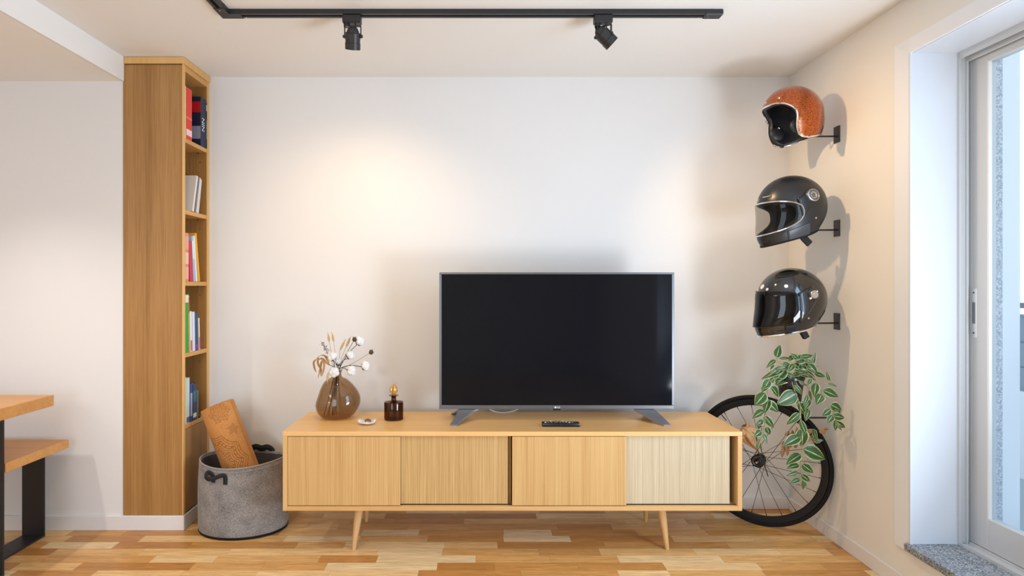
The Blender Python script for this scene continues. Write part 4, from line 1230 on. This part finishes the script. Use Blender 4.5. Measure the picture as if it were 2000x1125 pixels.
# --- glossy full face with dark visor
h3 = helmet_root('full_face_helmet', 'glossy black full face helmet with dark visor and round stickers, lowest', 1.192, R(3), R(4))
OP3 = (R(72), -0.20, 0.44, 4.0)
o = obj('shell', shell_with_opening(dome_ff, OP3), M_gloss, h3, ang=60); solid(o, 0.005)
o = obj('liner', shell_with_opening(dome_ff, (R(70), -0.20, 0.42, 4.0), vmin=-0.93, d=-0.0055), M_liner, h3, ang=60); solid(o, 0.02)
OV3 = (R(80), -0.21, 0.50, 5.0)
o = obj('visor', shell_with_opening(dome_ff, OV3, d=0.0065, inverse=True), M_smoke, h3, ang=80); solid(o, .0015)
obj('visor_rim', MB().loop(rim_loop(dome_ff, OV3, 0.0065), 0.0020, 8), M_blackgloss, h3)
o = obj('visor_arm', patch(dome_ff, [(78, 0.22), (104, 0.40), (110, 0.0), (78, -0.66)], 0.009), M_gloss, h3); solid(o, .004)
obj('visor_catch', patch(dome_ff, [(58, -0.70), (72, -0.68), (73, -0.86), (60, -0.88)], 0.010), M_blackgloss, h3)
obj('pivot_cap', disc_on(dome_ff, 101, 0.13, 0.024, 0.008, 0.008, prof=[(0, .010), (.004, .010), (.006, .007), (.0185, .008), (.020, .006), (.0205, .002), (.027, .001), (.028, -.010)]), mat('brushed_silver_b', col(.62, .63, .65), .28, 1.0), h3)
obj('pivot_ring', disc_on(dome_ff, 101, 0.13, 0.03, 0.004, 0.006, prof=[(.020, .006), (.024, .008), (.032, .004), (.034, -.008)]), M_gloss, h3)
M_stick = mat('sticker_white', col(.80, .76, .70), .4)
for a, v, r_ in ((3, .47, .0125), (21, .38, .0068), (58, .46, .0085), (-14, .34, .007)):
    obj('sticker', disc_on(dome_ff, a, v, r_, 0.0006, 0.0002, prof=[(0, .0006), (r_, .0004), (r_, -.001)]), M_stick, h3)
obj('snap_button', disc_on(dome_ff, 92, -0.56, 0.005, 0.003), M_steel, h3)
o = obj('top_vent', patch(dome_ff, [(30, .78), (90, .90), (96, 1.08), (30, 1.0)], 0.002), mat('vent_black', col(.003, .003, .003), .5), h3); solid(o, .003)
obj('lower_trim', MB().loop([off(dome_ff, 2 * PI * i / 96, -0.995, 0.0) for i in range(96)], 0.0048, 8), M_chrome, h3)
obj('chin_strap', MB().box(-0.014, 0.014, -0.012, 0.012, -0.022, 0.03, 0.004, 2).move(Matrix.Translation((-0.02, 0.055, -0.170)) @ Matrix.Rotation(R(25), 4, 'Y')), M_strap, h3)

# --- brackets
for (zc, zp, lab) in ((2.087, 1.26 + (556 - 266) / 401, 'black steel wall bracket holding the orange helmet'), (1.640, 1.26 + (556 - 449) / 401, 'black steel wall bracket holding the satin black helmet'),
                      (1.192, 1.26 + (556 - 631) / 401, 'black steel wall bracket holding the glossy black helmet')):
    t = thing('wall_bracket', lab, 'bracket', (XR, HY, zp), group='steel wall brackets')
    wpart('plate', MB().box(XR - 0.005, XR, HY - 0.023, HY + 0.023, zp - 0.032, zp + 0.048, 0.001), M_black, t)
    wpart('rod', MB().tube([(XR - 0.003, HY, zp), (1.64, HY, zp - 0.001), (1.595, HY, zp), (1.583, HY, zp + 0.01), (1.56, HY, zc + 0.06), (1.55, HY, zc + 0.104)], 0.0042, 10), M_black, t)
    wpart('saddle', MB().lathe([(0, 0.012), (0.02, 0.010), (0.036, 0.0), (0.034, -0.003), (0, 0.006)], 24, (1.545, HY, zc + 0.100)), M_black, t)

# ------------------------------------------------------------------ bicycle wheel
WX, WD, WYAW, WR = 1.4729, 3.075, 0.677, 0.3399
wh = thing('bicycle_wheel', 'black deep rim bicycle wheel leaning in the corner beside the sideboard', 'bicycle wheel', (WX, CAMY + WD, 0))
u = Vector((math.cos(WYAW), -math.sin(WYAW), 0)); nW = Vector((-math.sin(WYAW), -math.cos(WYAW), 0)); vW = Vector((0, 0, 1))
MW = Matrix((u, vW, nW)).transposed().to_4x4(); MW.translation = Vector((0, 0, WR))   # local (x right, y up, z toward camera)


def wlathe(prof, n=96, closed=True):
    """profile rows (r, z) revolve round the axle"""
    m = MB(); rings = [[m.bm.verts.new(Vector((r * math.cos(2 * PI * k_ / n), r * math.sin(2 * PI * k_ / n), z))) for k_ in range(n)] for r, z in prof]
    rng = range(len(prof)) if closed else range(len(prof) - 1)
    for i in rng:
        a, b_ = rings[i], rings[(i + 1) % len(prof)]
        for k_ in range(n): m.bm.faces.new((a[k_], a[(k_ + 1) % n], b_[(k_ + 1) % n], b_[k_]))
    return m.move(MW)


rim = [(0.286, 0.004), (0.290, 0.0085), (0.305, 0.0105), (0.319, 0.011), (0.3195, -0.011), (0.305, -0.0105), (0.290, -0.0085), (0.286, -0.004)]
obj('rim', wlathe(rim), mat('matte_black_rim', col(0.007, 0.007, 0.008), .5, spec=.3), wh)
tyre = [(0.329 + 0.0112 * math.cos(a), 0.0112 * math.sin(a)) for a in [2 * PI * i / 14 for i in range(14)]]
obj('tyre', wlathe(tyre), M_rub, wh)
hub = [(0, 0.052), (0.004, 0.052), (0.0055, 0.050), (0.0055, 0.044), (0.011, 0.043), (0.013, 0.036), (0.018, 0.032), (0.030, 0.030), (0.033, 0.028), (0.030, 0.025), (0.016, 0.020), (0.012, 0.0), (0.016, -0.020), (0.028, -0.026), (0.028, -0.030), (0.012, -0.034), (0.005, -0.040), (0, -0.040)]
mm = MB(); mm.lathe(hub, 36); mm.move(MW); hb = obj('hub', mm, M_blackgloss, wh)
mm = MB(); mm.lathe([(0, 0.057), (0.0052, 0.056), (0.0056, 0.045), (0, 0.045)], 20); mm.move(MW); obj('axle_cap', mm, M_steel, hb)
mm = MB(); mm.lathe([(0.020, 0.0325), (0.024, 0.0335), (0.026, 0.0315), (0.020, 0.0305)], 36); mm.move(MW); obj('flange_ring', mm, mat('dark_steel', col(.1, .1, .11), .2, .9), hb)
NS = 24
M_spoke = mat('black_spokes', col(0.02, 0.018, 0.017), .35, .5)
for i in range(NS):
    a = 2 * PI * (i + .5) / NS; side = 1 if i % 2 == 0 else -1; dirn = 1 if (i // 2) % 2 == 0 else -1
    ha = a + dirn * R(68)
    p0 = Vector((0.029 * math.cos(ha), 0.029 * math.sin(ha), 0.027 * side)); p1 = Vector((0.287 * math.cos(a), 0.287 * math.sin(a), 0.002 * side))
    m = MB().tube([p0, p1], 0.0012, 6); pe = p0.lerp(p1, 0.955); m.tube([pe, p1], 0.0021, 6); m.move(MW)
    obj('spoke', m, M_spoke, wh)
m = MB().tube([(0.287 * math.cos(2.3), 0.287 * math.sin(2.3), 0), (0.245 * math.cos(2.3), 0.245 * math.sin(2.3), 0)], 0.0028, 8); m.move(MW); obj('valve_stem', m, M_blackgloss, wh)

# ------------------------------------------------------------------ trailing plant in black pot on a bracket
zp = 1.26 + (556 - 816) / 401
PX, PZ0, PZ1 = 1.522, 0.690, 0.812
t = thing('wall_bracket', 'black steel wall bracket carrying the black plant pot', 'bracket', (XR, HY, zp), group='steel wall brackets')
wpart('plate', MB().box(XR - 0.005, XR, HY - 0.023, HY + 0.023, zp - 0.032, zp + 0.048, 0.001), M_black, t)
wpart('rod', MB().tube([(XR - 0.003, HY, zp), (1.64, HY, zp), (1.612, HY, zp), (1.604, HY, zp + 0.008), (1.600, HY, PZ0 - 0.012), (1.592, HY, PZ0 - 0.004), (PX, HY, PZ0 - 0.0045)], 0.0042, 10), M_black, t)
pt = thing('potted_plant', 'variegated trailing plant in a black pot on the right wall', 'plant', (PX, HY, PZ0))
o = obj('pot', MB().lathe([(0, 0), (0.042, 0), (0.046, 0.004), (0.060, PZ1 - PZ0 - 0.012), (0.063, PZ1 - PZ0 - 0.010), (0.063, PZ1 - PZ0), (0.057, PZ1 - PZ0), (0.056, PZ1 - PZ0 - 0.02), (0, PZ1 - PZ0 - 0.02)], 40), M_blackgloss, pt)
obj('soil', MB().lathe([(0, 0.106), (0.055, 0.104), (0.055, 0.098), (0, 0.098)], 24), mat('dark_soil', col(.03, .02, .015), .95, bump=1, bscale=200), pt)


def leafmat():
    m, nt, b = newmat('variegated_leaf'); N = nt.nodes; L = nt.links
    uv = N.new('ShaderNodeUVMap'); uv.uv_map = 'UVMap'; sp = N.new('ShaderNodeSeparateXYZ'); L.new(uv.outputs[0], sp.inputs[0])
    nz = N.new('ShaderNodeTexNoise'); nz.inputs['Scale'].default_value = 5; nz.inputs['Detail'].default_value = 3
    mp = N.new('ShaderNodeMapping'); mp.inputs['Scale'].default_value = (3.5, 0.6, 1); L.new(uv.outputs[0], mp.inputs[0]); L.new(mp.outputs[0], nz.inputs['Vector'])
    ab = N.new('ShaderNodeMath'); ab.operation = 'ABSOLUTE'; L.new(sp.outputs[0], ab.inputs[0])
    ad = N.new('ShaderNodeMath'); ad.operation = 'MULTIPLY_ADD'; L.new(nz.outputs['Fac'], ad.inputs[0]); ad.inputs[1].default_value = .34; L.new(ab.outputs[0], ad.inputs[2])
    rp = N.new('ShaderNodeValToRGB'); r = rp.color_ramp
    cream = (0.60, 0.64, 0.38, 1); g1 = (0.024, 0.078, 0.014, 1); g2 = (0.09, 0.18, 0.03, 1)
    r.elements[0].position = 0.15; r.elements[0].color = cream
    r.elements[1].position = 1.0; r.elements[1].color = cream
    for pos, c in ((.20, g2), (.29, g1), (.80, g1), (.88, g2)):
        e = r.elements.new(pos); e.color = c
    sc2 = N.new('ShaderNodeMath'); sc2.operation = 'MULTIPLY'; L.new(ad.outputs[0], sc2.inputs[0]); sc2.inputs[1].default_value = .87; sc2.use_clamp = True
    L.new(sc2.outputs[0], rp.inputs[0]); L.new(rp.outputs[0], b.inputs['Base Color'])
    b.inputs['Roughness'].default_value = .38; b.inputs['Specular IOR Level'].default_value = .5
    return m


M_leaf = leafmat(); M_vine = mat('vine_stem', col(0.30, 0.26, 0.12), .7)


def leaf(mb, uvl, base, tipdir, up, ln, wd, droop=0.25, fold=0.25):
    """leaf blade from base along tipdir; up = face normal hint"""
    tdir = tipdir.normalized(); side = tdir.cross(up).normalized(); nn = side.cross(tdir).normalized()
    NL, rows = 9, []
    for i in range(NL + 1):
        s_ = i / NL
        wv = wd * (math.sin(PI * min(1, s_ ** 0.72)) ** 0.85) * (1 - .15 * s_) if 0 < i < NL else 0.0004
        p = base + tdir * ln * s_ - nn * ln * droop * s_ * s_
        row = []
        for uu in (-1, -.5, 0, .5, 1):
            row.append((mb.bm.verts.new(p + side * wv * uu + nn * wv * fold * abs(uu) ** 1.3), (uu, s_)))
        rows.append(row)
    for a, b_ in zip(rows, rows[1:]):
        for q_ in range(4):
            vs = (a[q_], a[q_ + 1], b_[q_ + 1], b_[q_])
            f_ = mb.bm.faces.new([x[0] for x in vs])
            for lp, x in zip(f_.loops, vs): lp[uvl].uv = x[1]


TOCAM = Vector((-0.45, -0.85, 0.28)).normalized()


def vine(pts, leaves, r=0.0022):
    """pts pixel path (px,py,d); leaves: (px,py,tipx,tipy, width factor)"""
    P3 = [P(*p) for p in pts]
    st = wpart('vine', MB().tube(spline(P3, 6), r, 6), M_vine, pt)
    mb = MB(); uvl = mb.bm.loops.layers.uv.new('UVMap'); sp3 = spline(P3, 12)
    pk = MB()
    for (ax_, ay_, tx_, ty_, wf) in leaves:
        # depth from nearest vine point
        best = min(sp3, key=lambda q_: (CX + F * q_.x / (q_.y - CAMY) - ax_) ** 2 + (CY - F * (q_.z - CAMZ) / (q_.y - CAMY) - ay_) ** 2)
        d = best.y - CAMY
        a = P(ax_, ay_, d); b_ = P(tx_, ty_, d + random.uniform(-.02, .008))
        while b_.x > XR - 0.012: b_ = P(tx_, ty_, (b_.y - CAMY) - 0.02)
        up = (TOCAM + Vector([random.uniform(-.5, .5) for _ in range(3)]) * .7).normalized()
        ln = (b_ - a).length
        leaf(mb, uvl, a, b_ - a, up, ln, ln * wf * .5, random.uniform(0.05, .22), random.uniform(.12, .4))
        if (a - best).length > .003: pk.tube([best, a], 0.0012, 5)
    o = wpart('leaves', mb, M_leaf, st, ang=75); thicken(o, .0005)
    if len(pk.bm.verts): wpart('leaf_stalks', pk, M_vine, st)


# left hanging vine
vine([(1535, 742, 2.83), (1516, 738, 2.80), (1502, 750, 2.79), (1497, 775, 2.78), (1492, 800, 2.78), (1494, 825, 2.78), (1488, 850, 2.78), (1481, 876, 2.78)],
     [(1503, 742, 1489, 765, .62), (1506, 755, 1523, 775, .7), (1495, 768, 1474, 792, .75), (1490, 782, 1480, 792, .8), (1497, 783, 1521, 806, .6), (1502, 780, 1492, 806, .65), (1492, 802, 1469, 816, .62), (1493, 812, 1512, 837, .5),
      (1488, 820, 1480, 838, .75), (1491, 822, 1477, 830, .7), (1497, 834, 1504, 850, .75), (1486, 842, 1473, 853, .75), (1491, 847, 1499, 866, .5), (1482, 860, 1477, 878, .32), (1481, 860, 1488, 882, .28), (1484, 858, 1478, 872, .3),
      (1500, 752, 1487, 758, .6), (1512, 738, 1500, 752, .6)])
# middle hanging vine
vine([(1545, 740, 2.81), (1551, 760, 2.79), (1562, 790, 2.77), (1564, 815, 2.76), (1567, 845, 2.76), (1566, 880, 2.76), (1564, 910, 2.76), (1568, 935, 2.76)],
     [(1556, 768, 1518, 790, .72), (1558, 785, 1576, 812, .55), (1562, 806, 1537, 830, .5), (1563, 820, 1577, 856, .35), (1568, 838, 1566, 872, .75), (1562, 853, 1530, 870, .55), (1590, 838, 1594, 862, .45), (1588, 862, 1608, 860, .5),
      (1568, 876, 1616, 897, .62), (1564, 888, 1535, 905, .65), (1566, 906, 1590, 925, .62), (1560, 908, 1537, 914, .5), (1564, 926, 1584, 942, .55), (1558, 922, 1536, 930, .45), (1562, 936, 1543, 943, .5), (1568, 938, 1570, 958, .38), (1566, 938, 1577, 952, .4),
      (1552, 752, 1569, 772, .4), (1543, 742, 1560, 758, .5)], .002)
# arching slim tendril right of the pot
vine([(1552, 742, 2.80), (1568, 746, 2.78), (1580, 760, 2.77), (1583, 780, 2.77), (1578, 805, 2.77)],
     [(1560, 745, 1578, 754, .35), (1581, 762, 1584, 782, .3), (1582, 782, 1572, 800, .5), (1580, 800, 1573, 822, .5), (1577, 772, 1571, 792, .4)], .0015)
# right vine
vine([(1555, 735, 2.81), (1580, 730, 2.76), (1597, 745, 2.74), (1612, 750, 2.72), (1605, 765, 2.73), (1615, 785, 2.72), (1625, 806, 2.71), (1634, 830, 2.70)],
     [(1594, 748, 1590, 775, .65), (1585, 740, 1577, 752, .6), (1607, 762, 1640, 775, .62), (1605, 771, 1594, 789, .95), (1617, 748, 1636, 755, .35), (1620, 744, 1614, 726, .4), (1622, 790, 1646, 802, .75), (1622, 800, 1607, 812, .8),
      (1626, 812, 1650, 816, .75), (1626, 812, 1616, 826, .8), (1632, 822, 1652, 838, .5), (1632, 822, 1632, 842, .5), (1634, 826, 1644, 842, .35), (1628, 806, 1640, 800, .6)], .0018)
# crown
vine([(1542, 745, 2.85), (1538, 728, 2.84), (1530, 715, 2.83), (1518, 705, 2.82), (1517, 698, 2.82)],
     [(1517, 698, 1523, 674, .68), (1515, 703, 1497, 716, .45), (1512, 712, 1504, 722, .4), (1522, 700, 1545, 699, .3), (1527, 715, 1500, 736, .35), (1530, 722, 1489, 736, .34), (1535, 722, 1510, 746, .62),
      (1540, 728, 1515, 752, .75), (1532, 713, 1543, 722, .6), (1530, 708, 1548, 716, .5), (1541, 735, 1527, 754, .9), (1546, 730, 1538, 748, .9)], .002)
vine([(1548, 742, 2.84), (1556, 722, 2.82), (1566, 708, 2.80), (1580, 704, 2.79)],
     [(1553, 705, 1580, 696, .75), (1550, 700, 1570, 692, .5), (1570, 704, 1592, 708, .45), (1586, 712, 1593, 690, .35), (1562, 712, 1592, 722, .5), (1578, 710, 1596, 730, .75), (1560, 718, 1580, 714, .5), (1558, 724, 1590, 738, .42),
      (1552, 722, 1572, 726, .5), (1590, 728, 1614, 737, .42), (1556, 730, 1578, 738, .5), (1570, 725, 1600, 742, .4), (1548, 732, 1568, 730, .55), (1545, 722, 1530, 712, .6), (1558, 702, 1546, 690, .5), (1540, 704, 1556, 690, .5), (1562, 698, 1588, 694, .45), (1545, 714, 1572, 716, .55), (1550, 735, 1530, 728, .5), (1535, 730, 1556, 738, .55), (1574, 716, 1598, 716, .5), (1566, 728, 1586, 732, .45), (1538, 716, 1516, 722, .45), (1560, 738, 1548, 752, .6), (1550, 712, 1540, 726, .6)], .002)

# dried leaves tucked in the wheel
dh = thing('dried_flower_head', 'large tan dried flower head tucked between the wheel spokes', 'dried flower', tuple(P(1484, 884, 3.00)))
m = MB()
basep = P(1479, 878, 2.99); cen = P(1462, 847, 2.98)
axb = (cen - basep).normalized(); qb = axb.to_track_quat('Z', 'Y').to_matrix()
for ring_, (nn_, rad_, hh_) in enumerate(((9, .020, .046), (11, .034, .040), (13, .045, .026))):
    for i in range(nn_):
        a = 2 * PI * i / nn_ + ring_ * .4 + random.uniform(-.12, .12)
        ca, sa = math.cos(a), math.sin(a); rr_ = rad_ * random.uniform(.9, 1.1); hh = hh_ + random.uniform(-.006, .008)
        pts_ = [basep + qb @ Vector((ca * .006, sa * .006, .004)), cen + qb @ Vector((ca * rr_, sa * rr_, -.022)), cen + qb @ Vector((ca * rr_ * 1.02, sa * rr_ * 1.02, hh * .5)), cen + qb @ Vector((ca * rr_ * .62, sa * rr_ * .62, hh))]
        pts_ = spline(pts_, 4); rows = []
        for q_, p in enumerate(pts_):
            s_ = q_ / (len(pts_) - 1); wv = .0145 * math.sin(PI * (.1 + .82 * s_)) + .002
            tg = qb @ Vector((-sa, ca, 0)); ou = qb @ Vector((ca, sa, 0))
            rows.append([m.bm.verts.new(p - tg * wv - ou * wv * .3), m.bm.verts.new(p + ou * .002), m.bm.verts.new(p + tg * wv - ou * wv * .3)])
        for a_, b_ in zip(rows, rows[1:]):
            for q_ in range(2): m.bm.faces.new((a_[q_], a_[q_ + 1], b_[q_ + 1], b_[q_]))
o = wpart('petals', m, mat('dried_tan_petal', col(.56, .34, .17), .85, var=.3, vscale=30), dh); thicken(o, .0008)
wpart('stem', MB().tube(spline([basep, P(1484, 888, 3.02), P(1492, 905, 3.08), P(1500, 930, 3.15)], 4), .003, 6), M_stem, dh)
db = thing('dried_branch', 'thin dried branch with brown eucalyptus leaves crossing the wheel', 'dried branch', tuple(P(1470, 900, 3.03)))
wpart('twig', MB().tube(spline([P(1462, 905, 3.02), P(1500, 880, 2.98), P(1535, 862, 2.94), P(1580, 845, 2.86), P(1618, 838, 2.78)], 6), .0012, 6), M_stem, db)
m = MB()
for (a, b_, c, d_) in ((1530, 862, 1527, 893), (1534, 860, 1538, 890), (1543, 858, 1548, 840), (1552, 856, 1556, 834), (1540, 862, 1544, 874), (1550, 862, 1554, 875), (1560, 858, 1566, 872), (1572, 850, 1590, 858), (1575, 848, 1585, 838), (1580, 850, 1575, 864), (1586, 848, 1596, 856), (1600, 842, 1612, 845), (1604, 841, 1616, 836), (1534, 850, 1540, 842)):
    dd = 2.98 - (a - 1500) * .0017
    ribbon(m, [P(a, b_, dd), P((a + c) / 2 + 1, (b_ + d_) / 2, dd - .004), P(c, d_, dd)], .0105, .3, random.uniform(-.4, .4))
o = wpart('leaves', m, mat('dried_eucalyptus', col(.40, .22, .11), .8, var=.3, vscale=30), db); thicken(o, .0006)
